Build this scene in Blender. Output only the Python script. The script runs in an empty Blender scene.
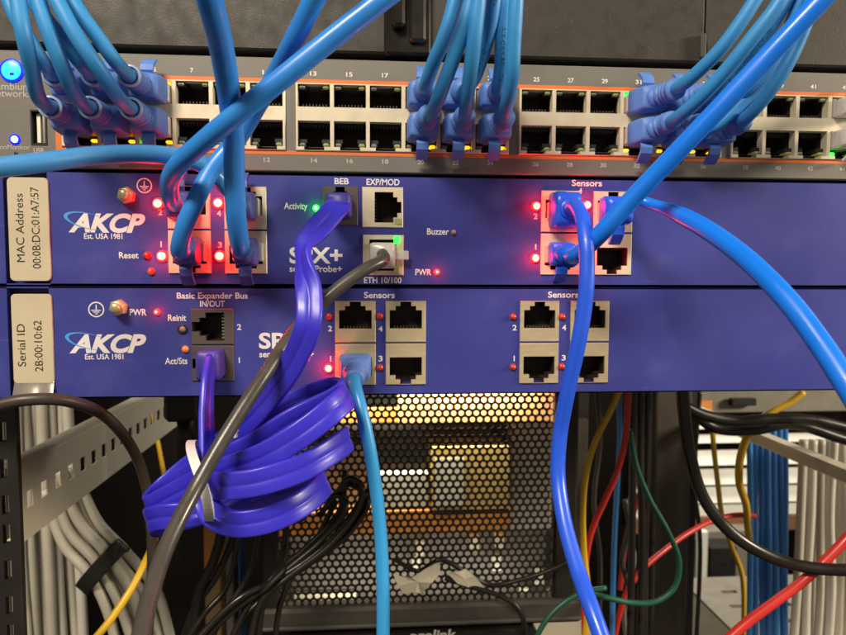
import bpy, math, random
from mathutils import Vector, Matrix
random.seed(7)
S = bpy.context.scene
COL = S.collection
MM = 0.001
# ------------------------------------------------------------------ camera
PW, PH = 846.0, 635.0
FPX = 648.84
CAM = Vector((0.0, -260.6, 4.03))
YAW, PITCH, ROLL = 0.0748853, -0.0630746, 0.00316
_cy, _sy, _cp, _sp = math.cos(YAW), math.sin(YAW), math.cos(PITCH), math.sin(PITCH)
FWD = Vector((_sy*_cp, _cy*_cp, _sp))
_r0 = Vector((_cy, -_sy, 0)); _u0 = _r0.cross(FWD)
RGT = _r0*math.cos(ROLL) + _u0*math.sin(ROLL)
UPV = -_r0*math.sin(ROLL) + _u0*math.cos(ROLL)
cd = bpy.data.cameras.new('camera'); cam = bpy.data.objects.new('camera', cd); COL.objects.link(cam)
cam.matrix_world = Matrix(((RGT.x, UPV.x, -FWD.x, CAM.x*MM), (RGT.y, UPV.y, -FWD.y, CAM.y*MM), (RGT.z, UPV.z, -FWD.z, CAM.z*MM), (0, 0, 0, 1)))
cd.sensor_width = 36.0; cd.lens = FPX/PW*36.0
cd.clip_start = 0.005; cd.clip_end = 50
cd.dof.use_dof = True; cd.dof.focus_distance = 0.250; cd.dof.aperture_fstop = 20.0
S.camera = cam
# ------------------------------------------------------------------ light
W = bpy.data.worlds.new("World"); S.world = W; W.use_nodes = True
W.node_tree.nodes['Background'].inputs[0].default_value = (1.0, 0.86, 0.68, 1)
W.node_tree.nodes['Background'].inputs[1].default_value = 0.17

def area_lamp(name, loc, target, sx, sy, power, color):
    ld = bpy.data.lights.new(name, 'AREA'); ld.shape = 'RECTANGLE'; ld.size = sx*MM; ld.size_y = sy*MM
    ld.energy = power; ld.color = color
    o = bpy.data.objects.new(name, ld); COL.objects.link(o)
    o.location = Vector(loc)*MM
    o.rotation_euler = (Vector(target)-Vector(loc)).to_track_quat('-Z', 'Y').to_euler()
    return o
area_lamp('ceiling_lamp', (-420, -850, 820), (20, 0, 0), 520, 200, 20.5, (1.0, 0.88, 0.71))
area_lamp('far_ceiling_lamp', (1350, -380, 380), (-100, 100, -80), 400, 200, 22.0, (1.0, 0.86, 0.66))
area_lamp('rear_fill_light', (350, 820, 420), (250, 1150, -80), 500, 300, 14.0, (1.0, 0.93, 0.82))  # added behind the rack to brighten the louvres; source unseen
S.view_settings.view_transform = 'Standard'; S.view_settings.look = 'None'
S.view_settings.exposure = 0.0; S.view_settings.gamma = 1.0
S.render.engine = 'CYCLES'
S.cycles.use_denoising = True
S.cycles.max_bounces = 8; S.cycles.transmission_bounces = 6
S.cycles.sample_clamp_indirect = 4.0

# ------------------------------------------------------------------ pixel <-> place
def at(px, py, Y=0.0):
    """photo pixel -> point (mm) on the plane at depth Y"""
    v = FWD + RGT*((px-PW/2)/FPX) + UPV*((PH/2-py)/FPX)
    return CAM + v*((Y-CAM.y)/v.y)
def PX(px, py=286): return at(px, py).x
def PZ(px, py): return at(px, py).z

# ------------------------------------------------------------------ materials
MATS = {}
def mat(key, color, rough=0.5, metal=0.0, var=0.08, vscale=60.0, bump=0.0, bscale=900.0, spec=0.5, trans=0.0,
        emis=None, estr=0.0, coat=0.0, sss=0.0, rvar=0.12, streak=None, dust=0.0, scuff=0.0):
    m = bpy.data.materials.new(key); m.use_nodes = True
    nt = m.node_tree; b = nt.nodes['Principled BSDF']
    b.inputs['Metallic'].default_value = metal
    b.inputs['Specular IOR Level'].default_value = spec
    b.inputs['Transmission Weight'].default_value = trans
    b.inputs['Coat Weight'].default_value = coat
    b.inputs['Coat Roughness'].default_value = 0.15
    if sss: 
        b.inputs['Subsurface Weight'].default_value = sss
        b.inputs['Subsurface Scale'].default_value = 0.002
        b.inputs['Subsurface Radius'].default_value = (0.5, 0.5, 0.8)
    tc = nt.nodes.new('ShaderNodeTexCoord')
    mp = nt.nodes.new('ShaderNodeMapping')
    if streak: mp.inputs['Scale'].default_value = streak
    nt.links.new(tc.outputs['Object'], mp.inputs['Vector'])
    n = nt.nodes.new('ShaderNodeTexNoise'); n.inputs['Scale'].default_value = vscale; n.inputs['Detail'].default_value = 5
    nt.links.new(mp.outputs['Vector'], n.inputs['Vector'])
    mx = nt.nodes.new('ShaderNodeMix'); mx.data_type = 'RGBA'
    lo = tuple(max(0, c*(1-var)) for c in color); hi = tuple(min(1, c*(1+var)) for c in color)
    mx.inputs[6].default_value = (*lo, 1); mx.inputs[7].default_value = (*hi, 1)
    nt.links.new(n.outputs['Fac'], mx.inputs[0])
    out = mx.outputs[2]
    if dust > 0:   # fine settled specks
        n3 = nt.nodes.new('ShaderNodeTexNoise'); n3.inputs['Scale'].default_value = 1400; n3.inputs['Detail'].default_value = 2
        nt.links.new(tc.outputs['Object'], n3.inputs['Vector'])
        rp = nt.nodes.new('ShaderNodeMapRange'); rp.inputs[1].default_value = 0.66; rp.inputs[2].default_value = 0.78
        rp.inputs[3].default_value = 0; rp.inputs[4].default_value = dust
        nt.links.new(n3.outputs['Fac'], rp.inputs[0])
        mx2 = nt.nodes.new('ShaderNodeMix'); mx2.data_type = 'RGBA'
        mx2.inputs[7].default_value = (0.45, 0.40, 0.33, 1)
        nt.links.new(rp.outputs[0], mx2.inputs[0]); nt.links.new(out, mx2.inputs[6]); out = mx2.outputs[2]
    if scuff > 0:  # faint rubbed marks and short scratches
        for sc, rot, lo_, hi_ in (((6, 6, 130), 0.5, 0.70, 0.76), ((170, 9, 7), -0.35, 0.71, 0.77), ((14, 14, 14), 0.0, 0.55, 0.80)):
            mp2 = nt.nodes.new('ShaderNodeMapping'); mp2.inputs['Scale'].default_value = sc; mp2.inputs['Rotation'].default_value = (0, rot, 0)
            nt.links.new(tc.outputs['Object'], mp2.inputs['Vector'])
            n4 = nt.nodes.new('ShaderNodeTexNoise'); n4.inputs['Scale'].default_value = 4.0; n4.inputs['Detail'].default_value = 4
            nt.links.new(mp2.outputs['Vector'], n4.inputs['Vector'])
            r4 = nt.nodes.new('ShaderNodeMapRange'); r4.inputs[1].default_value = lo_; r4.inputs[2].default_value = hi_; r4.inputs[3].default_value = 0; r4.inputs[4].default_value = scuff
            nt.links.new(n4.outputs['Fac'], r4.inputs[0])
            m4 = nt.nodes.new('ShaderNodeMix'); m4.data_type = 'RGBA'; m4.inputs[7].default_value = (0.30, 0.29, 0.34, 1)
            nt.links.new(r4.outputs[0], m4.inputs[0]); nt.links.new(out, m4.inputs[6]); out = m4.outputs[2]
    nt.links.new(out, b.inputs['Base Color'])
    rr = nt.nodes.new('ShaderNodeMapRange'); rr.inputs[1].default_value = 0.3; rr.inputs[2].default_value = 0.7
    rr.inputs[3].default_value = max(0.03, rough-rvar); rr.inputs[4].default_value = min(1, rough+rvar)
    nt.links.new(n.outputs['Fac'], rr.inputs[0]); nt.links.new(rr.outputs[0], b.inputs['Roughness'])
    if bump > 0:
        n2 = nt.nodes.new('ShaderNodeTexNoise'); n2.inputs['Scale'].default_value = bscale; n2.inputs['Detail'].default_value = 3
        nt.links.new(tc.outputs['Object'], n2.inputs['Vector'])
        bp = nt.nodes.new('ShaderNodeBump'); bp.inputs['Strength'].default_value = bump; bp.inputs['Distance'].default_value = 0.0004
        nt.links.new(n2.outputs['Fac'], bp.inputs['Height']); nt.links.new(bp.outputs['Normal'], b.inputs['Normal'])
    if emis:
        b.inputs['Emission Color'].default_value = (*emis, 1); b.inputs['Emission Strength'].default_value = estr
    MATS[key] = m
    return m
mat('blue_paint', (0.043, 0.050, 0.275), 0.45, spec=0.32, bump=0.08, bscale=1600, var=0.10, vscale=22, dust=0.12, rvar=0.16, scuff=0.09)
mat('blue_edge', (0.046, 0.048, 0.225), 0.45)
mat('switch_grey', (0.165, 0.152, 0.132), 0.5, bump=0.12, bscale=1800, var=0.06, vscale=30, dust=0.10, scuff=0.08)
mat('black_panel', (0.030, 0.025, 0.019), 0.55, bump=0.22, bscale=2600, var=0.12, vscale=160, dust=0.15)
mat('black_gloss', (0.012, 0.010, 0.009), 0.18)
mat('black_metal', (0.014, 0.012, 0.010), 0.5, var=0.2, bump=0.1)
mat('black_plastic', (0.012, 0.011, 0.010), 0.5, var=0.2)
mat('cavity', (0.030, 0.018, 0.013), 0.6, var=0.3, vscale=300)
mat('shield', (0.72, 0.64, 0.47), 0.42, metal=0.2, var=0.05, vscale=150, bump=0.05)
mat('shield_brass', (0.56, 0.47, 0.30), 0.40, metal=0.35, var=0.10, vscale=120, bump=0.08, streak=(1, 1, 5))
mat('grey_port', (0.085, 0.070, 0.062), 0.5, var=0.1)
mat('gold', (0.75, 0.52, 0.20), 0.3, metal=1.0)
mat('brass', (0.58, 0.50, 0.27), 0.36, metal=0.45, var=0.15, vscale=200)
mat('orange', (0.72, 0.17, 0.035), 0.5)
mat('ink', (0.78, 0.74, 0.72), 0.6)
mat('ink_grey', (0.50, 0.47, 0.43), 0.6)
mat('cable_print', (0.02, 0.09, 0.22), 0.5)
mat('ink_black', (0.02, 0.015, 0.015), 0.5)
mat('ink_cyan', (0.07, 0.33, 0.80), 0.5)
mat('tag', (0.58, 0.50, 0.35), 0.4, var=0.04, bump=0.06, bscale=400)
mat('tag_metal', (0.55, 0.50, 0.42), 0.3, metal=0.6)
mat('patch', (0.030, 0.255, 0.60), 0.50, var=0.06, vscale=90, sss=0.05)
mat('patch_boot', (0.095, 0.215, 0.60), 0.55, var=0.08, vscale=90)
mat('blue_cable', (0.025, 0.225, 0.70), 0.36, var=0.08, vscale=80, coat=0.12)
mat('steel_blue_cable', (0.050, 0.235, 0.55), 0.38, var=0.08, vscale=60, coat=0.1)
mat('royal_cable', (0.020, 0.105, 0.80), 0.36, var=0.06, vscale=80, coat=0.12)
mat('vivid_cable', (0.004, 0.190, 0.88), 0.34, var=0.06, coat=0.15)
mat('sky_cable', (0.035, 0.310, 0.68), 0.38, var=0.06)
mat('violet_cable', (0.036, 0.028, 0.56), 0.38, var=0.08, vscale=70, coat=0.10)
mat('violet_plug', (0.055, 0.045, 0.33), 0.4)
mat('highlight_ring', (0.34, 0.42, 0.62), 0.25, coat=0.5)  # pale colour paints the lamp's reflection on the boot ends
mat('purple_boot', (0.075, 0.075, 0.33), 0.45)
mat('grey_cable', (0.062, 0.055, 0.047), 0.30, var=0.15, vscale=120, bump=0.06)
mat('black_cable', (0.016, 0.013, 0.011), 0.30, var=0.2)
mat('dull_black_cable', (0.045, 0.034, 0.028), 0.42, var=0.2)
mat('beige_cable', (0.54, 0.50, 0.41), 0.5, var=0.12, vscale=40)
mat('beige_cable_b', (0.64, 0.61, 0.53), 0.5, var=0.12, vscale=40)
mat('bundle_blue_b', (0.045, 0.19, 0.52), 0.4, var=0.1)
mat('beige_paint', (0.78, 0.70, 0.54), 0.45, var=0.06, vscale=20, bump=0.05)
mat('yellow_cable', (0.65, 0.40, 0.02), 0.4)
mat('red_cable', (0.60, 0.030, 0.022), 0.38)
mat('green_cable', (0.012, 0.095, 0.060), 0.4)
mat('bundle_blue', (0.055, 0.25, 0.62), 0.4, var=0.1)
mat('white_tie', (0.80, 0.78, 0.74), 0.4)
mat('paper', (0.66, 0.60, 0.46), 0.7, var=0.08, vscale=150)
mat('clear', (0.92, 0.91, 0.87), 0.2, trans=0.55, var=0.03)
mat('wood', (0.50, 0.33, 0.12), 0.5, streak=(8, 8, 1), var=0.2)
mat('warm_orange', (0.85, 0.34, 0.07), 0.5, var=0.15, vscale=150)
mat('trafo_yellow', (0.75, 0.52, 0.17), 0.5, var=0.15, vscale=100)
mat('trafo_white', (0.85, 0.82, 0.66), 0.5)
mat('inner_grey', (0.46, 0.43, 0.38), 0.6, var=0.25, vscale=90)
mat('inner_mid', (0.17, 0.16, 0.145), 0.6, var=0.5, vscale=110)
mat('pale_orange', (0.88, 0.46, 0.19), 0.5, var=0.15, vscale=150)
mat('inner_dark', (0.05, 0.045, 0.04), 0.6, var=0.3, vscale=90)
mat('grey_metal', (0.24, 0.22, 0.18), 0.5, var=0.15, bump=0.05)
mat('dark_grey', (0.055, 0.050, 0.042), 0.45, var=0.15)
mat('white_louver', (0.80, 0.80, 0.74), 0.5)
mat('brown', (0.22, 0.10, 0.05), 0.6, var=0.2)
mat('room_shade', (0.007, 0.0055, 0.0045), 0.9, spec=0.03, var=0.3, vscale=5)  # near-black colour stands in for the shade behind the rack
mat('post_brown', (0.062, 0.049, 0.038), 0.5, var=0.15)
mat('led_red_off', (0.50, 0.035, 0.020), 0.2, var=0.1, coat=0.4)
mat('led_red_on', (0.9, 0.03, 0.03), 0.3, emis=(1.0, 0.004, 0.003), estr=11.0)
mat('led_red_core', (0.9, 0.3, 0.2), 0.3, emis=(1.0, 0.74, 0.58), estr=1.35)
mat('led_green_core', (0.6, 0.9, 0.6), 0.3, emis=(0.65, 1.0, 0.65), estr=2.0)
mat('led_red_mid', (0.9, 0.06, 0.05), 0.3, emis=(1.0, 0.01, 0.01), estr=6.0)
mat('led_red_dim', (0.6, 0.06, 0.03), 0.3, emis=(1.0, 0.06, 0.02), estr=0.35)
mat('led_green_on', (0.1, 0.8, 0.2), 0.3, emis=(0.01, 1.0, 0.03), estr=4.0)
mat('led_green_mid', (0.1, 0.8, 0.2), 0.3, emis=(0.10, 1.0, 0.05), estr=1.5)
mat('led_amber_on', (0.9, 0.6, 0.1), 0.3, emis=(1.0, 0.50, 0.01), estr=1.6)
mat('led_orange', (0.75, 0.24, 0.05), 0.25, emis=(1.0, 0.25, 0.03), estr=0.15)
mat('led_window', (0.36, 0.36, 0.16), 0.3, emis=(0.75, 0.80, 0.15), estr=0.05)
mat('led_window_dim', (0.24, 0.27, 0.20), 0.3)
mat('led_blue_on', (0.05, 0.3, 0.9), 0.3, emis=(0.0, 0.38, 1.0), estr=2.4)
mat('led_blue_rim', (0.02, 0.02, 0.6), 0.3, emis=(0.005, 0.01, 1.0), estr=2.2)
mat('led_blue_white', (0.3, 0.5, 0.9), 0.3, emis=(0.30, 0.60, 1.0), estr=6.0)
mat('button_grey', (0.25, 0.22, 0.16), 0.4)
mat('button_red', (0.35, 0.03, 0.03), 0.4)

# ------------------------------------------------------------------ mesh builder
ROOTLOC = {}
_FONT = {}
def glyphs(s, bold=0.0, shear=0.0):
    k = (s, bold, shear)
    if k not in _FONT:
        cu = bpy.data.curves.new('lettering_curve', 'FONT'); cu.body = s; cu.offset = bold; cu.shear = shear
        cu.fill_mode = 'FRONT'; cu.resolution_u = 4; cu.extrude = 0
        o = bpy.data.objects.new('lettering_curve', cu); COL.objects.link(o)
        bpy.context.view_layer.update()
        me = bpy.data.meshes.new_from_object(o.evaluated_get(bpy.context.evaluated_depsgraph_get()))
        vs = [(v.co.x, v.co.y) for v in me.vertices]; fs = [tuple(p.vertices) for p in me.polygons]
        bpy.data.objects.remove(o); bpy.data.curves.remove(cu); bpy.data.meshes.remove(me)
        x0 = min(v[0] for v in vs); x1 = max(v[0] for v in vs)
        _FONT[k] = (vs, fs, x0, x1)
    return _FONT[k]

class MB:
    def __init__(s): s.v = []; s.f = []; s.m = []; s.sm = []
    def add(s, verts, faces, m, smooth=False, M=None):
        b = len(s.v)
        s.v += [tuple(M @ Vector(v)) if M else tuple(v) for v in verts]
        for f in faces:
            s.f.append(tuple(b+i for i in f)); s.m.append(m); s.sm.append(smooth)
        return s
    def box(s, x0, x1, y0, y1, z0, z1, m, M=None, c=0.0):
        if c <= 0:
            v = [(x, y, z) for x in (x0, x1) for y in (y0, y1) for z in (z0, z1)]
            f = [(0, 1, 3, 2), (4, 6, 7, 5), (0, 4, 5, 1), (2, 3, 7, 6), (0, 2, 6, 4), (1, 5, 7, 3)]
            return s.add(v, f, m, False, M)
        # chamfered box
        P = []
        idx = {}
        xs = (x0, x1); ys = (y0, y1); zs = (z0, z1)
        for i in (0, 1):
            for j in (0, 1):
                for k in (0, 1):
                    sx = 1 if i == 0 else -1; sy = 1 if j == 0 else -1; sz = 1 if k == 0 else -1
                    X, Y, Z = xs[i], ys[j], zs[k]
                    for a, p in (('x', (X, Y+sy*c, Z+sz*c)), ('y', (X+sx*c, Y, Z+sz*c)), ('z', (X+sx*c, Y+sy*c, Z))):
                        idx[(i, j, k, a)] = len(P); P.append(p)
        F = []
        for i in (0, 1): F.append([idx[(i, j, k, 'x')] for j, k in ((0, 0), (0, 1), (1, 1), (1, 0))])
        for j in (0, 1): F.append([idx[(i, j, k, 'y')] for i, k in ((0, 0), (0, 1), (1, 1), (1, 0))])
        for k in (0, 1): F.append([idx[(i, j, k, 'z')] for i, j in ((0, 0), (0, 1), (1, 1), (1, 0))])
        for j in (0, 1):
            for k in (0, 1): F.append([idx[(0, j, k, 'y')], idx[(1, j, k, 'y')], idx[(1, j, k, 'z')], idx[(0, j, k, 'z')]])
        for i in (0, 1):
            for k in (0, 1): F.append([idx[(i, 0, k, 'x')], idx[(i, 1, k, 'x')], idx[(i, 1, k, 'z')], idx[(i, 0, k, 'z')]])
            for j in (0, 1): F.append([idx[(i, j, 0, 'x')], idx[(i, j, 1, 'x')], idx[(i, j, 1, 'y')], idx[(i, j, 0, 'y')]])
        for i in (0, 1):
            for j in (0, 1):
                for k in (0, 1): F.append([idx[(i, j, k, a)] for a in 'xyz'])
        return s.add(P, F, m, False, M)
    def plate(s, x0, x1, z0, z1, holes, yf, yb, m, mh=None, yc=None, mc=None, rim=1.0, M=None, edge=0.0):
        """front sheet at yf (facing -Y) with rectangular openings; the openings' walls run back to yb, or to yc with a closed back"""
        xs = sorted(set([x0, x1]+[round(h[0], 4) for h in holes]+[round(h[1], 4) for h in holes]))
        zs = sorted(set([z0, z1]+[round(h[2], 4) for h in holes]+[round(h[3], 4) for h in holes]))
        xs = [x for x in xs if x0 <= x <= x1]; zs = [z for z in zs if z0 <= z <= z1]
        nx, nz = len(xs)-1, len(zs)-1
        def hole(i, j):
            if i < 0 or j < 0 or i >= nx or j >= nz: return None
            cx, cz = (xs[i]+xs[i+1])/2, (zs[j]+zs[j+1])/2
            return any(h[0] < cx < h[1] and h[2] < cz < h[3] for h in holes)
        mh = mh or m
        q = lambda a, b, c, d, mm: s.add([a, b, c, d], [(0, 1, 2, 3)], mm, False, M)
        e = edge
        for i in range(nx):
            for j in range(nz):
                a, b, c, d = xs[i], xs[i+1], zs[j], zs[j+1]
                H = hole(i, j)
                if not H: 
                    aa = a+e if i == 0 else a; bb = b-e if i == nx-1 else b
                    cc = c+e if j == 0 else c; dd = d-e if j == nz-1 else d
                    q((aa, yf, cc), (bb, yf, cc), (bb, yf, dd), (aa, yf, dd), m)
                    if e:
                        if i == 0: q((aa, yf, cc), (aa, yf, dd), (a, yf+e, d), (a, yf+e, c), m)
                        if i == nx-1: q((bb, yf, cc), (bb, yf, dd), (b, yf+e, d), (b, yf+e, c), m)
                        if j == 0: q((aa, yf, cc), (bb, yf, cc), (b, yf+e, c), (a, yf+e, c), m)
                        if j == nz-1: q((aa, yf, dd), (bb, yf, dd), (b, yf+e, d), (a, yf+e, d), m)
                elif yc is not None: q((a, yc, c), (b, yc, c), (b, yc, d), (a, yc, d), mc or mh)
                for di, dj, p1, p2 in ((-1, 0, (a, c), (a, d)), (1, 0, (b, c), (b, d)), (0, -1, (a, c), (b, c)), (0, 1, (a, d), (b, d))):
                    Hn = hole(i+di, j+dj)
                    if H and Hn is not True:      # hole next to solid or the outside
                        end = yc if yc is not None else yb
                        y1 = min(yf+rim, end)
                        q((p1[0], yf, p1[1]), (p2[0], yf, p2[1]), (p2[0], y1, p2[1]), (p1[0], y1, p1[1]), mh)
                        if y1 < end: q((p1[0], y1, p1[1]), (p2[0], y1, p2[1]), (p2[0], end, p2[1]), (p1[0], end, p1[1]), mc or mh)
                    if (not H) and Hn is None:
                        q((p1[0], yf+e, p1[1]), (p2[0], yf+e, p2[1]), (p2[0], yb, p2[1]), (p1[0], yb, p1[1]), m)
        return s
    def prism(s, poly, y0, y1, m, M=None, cham=0.0):
        """polygon [(x,z)] extruded from y0 (front) to y1"""
        n = len(poly)
        if cham:
            cx = sum(p[0] for p in poly)/n; cz = sum(p[1] for p in poly)/n
            w = max(abs(p[0]-cx) for p in poly); h = max(abs(p[1]-cz) for p in poly)
            inn = [(cx+(p[0]-cx)*(1-cham/w), cz+(p[1]-cz)*(1-cham/h)) for p in poly]
            v = [(p[0], y0, p[1]) for p in inn]+[(p[0], y0+cham, p[1]) for p in poly]+[(p[0], y1, p[1]) for p in poly]
            f = [tuple(range(n)), tuple(range(3*n-1, 2*n-1, -1))]
            for i in range(n):
                j = (i+1) % n
                f += [(i, j, n+j, n+i), (n+i, n+j, 2*n+j, 2*n+i)]
            return s.add(v, f, m, False, M)
        v = [(p[0], y0, p[1]) for p in poly]+[(p[0], y1, p[1]) for p in poly]
        f = [tuple(range(n)), tuple(range(2*n-1, n-1, -1))]+[(i, (i+1) % n, n+(i+1) % n, n+i) for i in range(n)]
        return s.add(v, f, m, False, M)
    def lathe(s, prof, c, m, n=20, axis='y', smooth=True, M=None):
        """prof [(r, y)] turned about the Y axis through c"""
        v = []; f = []
        for r, y in prof:
            for k in range(n):
                a = 2*math.pi*k/n
                v.append((c[0]+r*math.cos(a), c[1]+y, c[2]+r*math.sin(a)) if axis == 'y' else (c[0]+r*math.cos(a), c[1]+r*math.sin(a), c[2]+y))
        for i in range(len(prof)-1):
            for k in range(n):
                f.append((i*n+k, i*n+(k+1) % n, (i+1)*n+(k+1) % n, (i+1)*n+k))
        f.append(tuple(range(n))); f.append(tuple((len(prof)-1)*n+k for k in range(n)))
        return s.add(v, f, m, smooth, M)
    def rings(s, rings, m, smooth=True, cap=True):
        n = len(rings[0]); v = [p for r in rings for p in r]; f = []
        for i in range(len(rings)-1):
            for k in range(n): f.append((i*n+k, i*n+(k+1) % n, (i+1)*n+(k+1) % n, (i+1)*n+k))
        if cap: f.append(tuple(range(n))); f.append(tuple((len(rings)-1)*n+k for k in range(n)))
        return s.add(v, f, m, smooth)
    def text(s, st, x0, x1, zb, cap, y, m, bold=0.0, shear=0.0, rot=0, anchor=None):
        """flat printed lettering: from x0 to x1, base line zb, capital height cap; rot=90 reads upwards (x0,x1 are then z, zb is x)"""
        vs, fs, a, b = glyphs(st, bold, shear)
        k = (x1-x0)/(b-a); kz = cap/0.729
        if anchor: k = kz*anchor; 
        out = []
        for X, Z in vs:
            u, w = x0+(X-a)*k, zb+Z*kz
            out.append((u, y, w) if not rot else (zb-Z*kz, y, x0+(X-a)*k))
        return s.add(out, fs, m)
    def build(s, name, parent=None, root=None):
        """ONE mesh object; vertices are in mm in the world, the object sits at `root` (mm)"""
        o0 = Vector(root) if root is not None else Vector((0, 0, 0))
        me = bpy.data.meshes.new(name)
        me.from_pydata([tuple((Vector(v)-o0)*MM) for v in s.v], [], s.f)
        keys = []
        for k in s.m:
            if k not in keys: keys.append(k)
        for k in keys: me.materials.append(MATS[k])
        me.polygons.foreach_set('material_index', [keys.index(k) for k in s.m])
        me.polygons.foreach_set('use_smooth', s.sm)
        me.update()
        import bmesh
        if len(s.f) < 60000:
            bm = bmesh.new(); bm.from_mesh(me); bmesh.ops.recalc_face_normals(bm, faces=bm.faces); bm.to_mesh(me); bm.free()
        o = bpy.data.objects.new(name, me); COL.objects.link(o)
        if parent is not None: put(o, parent, o0)
        else: o.location = o0*MM; ROOTLOC[o.name] = o0
        return o
def put(o, parent, worldmm):
    """parent o so that its origin is at worldmm"""
    o.parent = parent
    o.location = (Vector(worldmm)-ROOTLOC[parent.name])*MM
    ROOTLOC[o.name] = Vector(worldmm)
def tag(o, label=None, cat=None, group=None, kind=None):
    if label: o['label'] = label
    if cat: o['category'] = cat
    if group: o['group'] = group
    if kind: o['kind'] = kind
    return o
def thing(name, loc, label, cat, group=None):
    o = bpy.data.objects.new(name, None); COL.objects.link(o)
    o.empty_display_size = 0.005
    o.location = Vector(loc)*MM; ROOTLOC[o.name] = Vector(loc)
    return tag(o, label, cat, group)
def part(mb, name, parent, origin=None):
    return mb.build(name, parent, origin if origin is not None else ROOTLOC[parent.name])
def instance(src, parent, worldmm):
    o = src.copy(); COL.objects.link(o); put(o, parent, worldmm); return o

# ------------------------------------------------------------------ curves
def smooth_path(pts, step=1.5):
    """Catmull-Rom through pts (tuples of any length, first three = position)"""
    P = [tuple(p) for p in pts]; n = len(P); D = len(P[0])
    ext = [tuple(2*P[0][i]-P[1][i] for i in range(D))]+P+[tuple(2*P[-1][i]-P[-2][i] for i in range(D))]
    out = []
    for i in range(n-1):
        p0, p1, p2, p3 = ext[i:i+4]
        def tt(a, b): return max(1e-4, math.dist(a[:3], b[:3]))**0.5
        t0 = 0; t1 = tt(p0, p1); t2 = t1+tt(p1, p2); t3 = t2+tt(p2, p3)
        k = max(2, int(math.dist(p1[:3], p2[:3])/step))
        for j in range(k):
            t = t1+(t2-t1)*j/k
            r = []
            for c in range(D):
                a1 = (t1-t)/(t1-t0)*p0[c]+(t-t0)/(t1-t0)*p1[c]
                a2 = (t2-t)/(t2-t1)*p1[c]+(t-t1)/(t2-t1)*p2[c]
                a3 = (t3-t)/(t3-t2)*p2[c]+(t-t2)/(t3-t2)*p3[c]
                b1 = (t2-t)/(t2-t0)*a1+(t-t0)/(t2-t0)*a2
                b2 = (t3-t)/(t3-t1)*a2+(t-t1)/(t3-t1)*a3
                r.append((t2-t)/(t2-t1)*b1+(t-t1)/(t2-t1)*b2)
            out.append(tuple(r))
    out.append(P[-1])
    return out
def frames(pts):
    V = [Vector(p[:3]) for p in pts]; T = []
    for i in range(len(V)):
        d = V[min(i+1, len(V)-1)]-V[max(i-1, 0)]
        T.append(d.normalized() if d.length > 1e-9 else Vector((0, 0, 1)))
    up = Vector((0, 0, 1)) if abs(T[0].z) < 0.9 else Vector((1, 0, 0))
    N = [(up-T[0]*up.dot(T[0])).normalized()]
    for i in range(1, len(V)):
        n = N[-1]-T[i]*N[-1].dot(T[i]); N.append(n.normalized())
    return V, T, N
def tube(mb, pts, r, m, n=14, step=1.5, wob=0.0):
    sp = smooth_path(pts, step)
    V, T, N = frames(sp); R = []
    ph = random.random()*6
    for i in range(len(V)):
        rr = r(i/(len(V)-1)) if callable(r) else r
        B = T[i].cross(N[i]); c = V[i]
        if wob: c = c+N[i]*wob*math.sin(i*0.11+ph)+B*wob*math.cos(i*0.083+ph)
        R.append([c+(N[i]*math.cos(2*math.pi*k/n)+B*math.sin(2*math.pi*k/n))*rr for k in range(n)])
    mb.rings(R, m)
    return sp
def ribbon(mb, pts, w, t, m, step=1.2):
    """pts (x,y,z,hx,hy,hz): flat two-lobed band; h is the direction of its width"""
    sp = smooth_path(pts, step); V, T, _ = frames(sp); R = []
    prof = [(-1, .35), (-.985, .62), (-.95, .84), (-.88, .97), (-.74, 1), (-.45, 1), (-.2, .97), (-.08, .80), (0, .72), (.08, .80), (.2, .97), (.45, 1), (.74, 1), (.88, .97), (.95, .84), (.985, .62), (1, .35)]
    sec = prof+[(u, -h) for u, h in prof[::-1]]
    for i in range(len(V)):
        h = Vector(sp[i][3:6]); h = (h-T[i]*h.dot(T[i])).normalized(); nn = T[i].cross(h)
        R.append([V[i]+h*(u*w/2)+nn*(q*t/2) for u, q in sec])
    mb.rings(R, m)
def pxpath(L): return [tuple(at(p[0], p[1], p[2])) for p in L]

# ------------------------------------------------------------------ setting
mb = MB(); mb.box(-2500, 2500, 1500, 1520, -960, 1200, 'room_shade'); tag(mb.build('back_wall', None, (0, 1500, -900)), kind='structure')
mb = MB(); mb.box(-2500, 2500, -300, 1499.5, -920, -902, 'room_shade'); tag(mb.build('floor', None, (0, 0, -900)), kind='structure')

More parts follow.
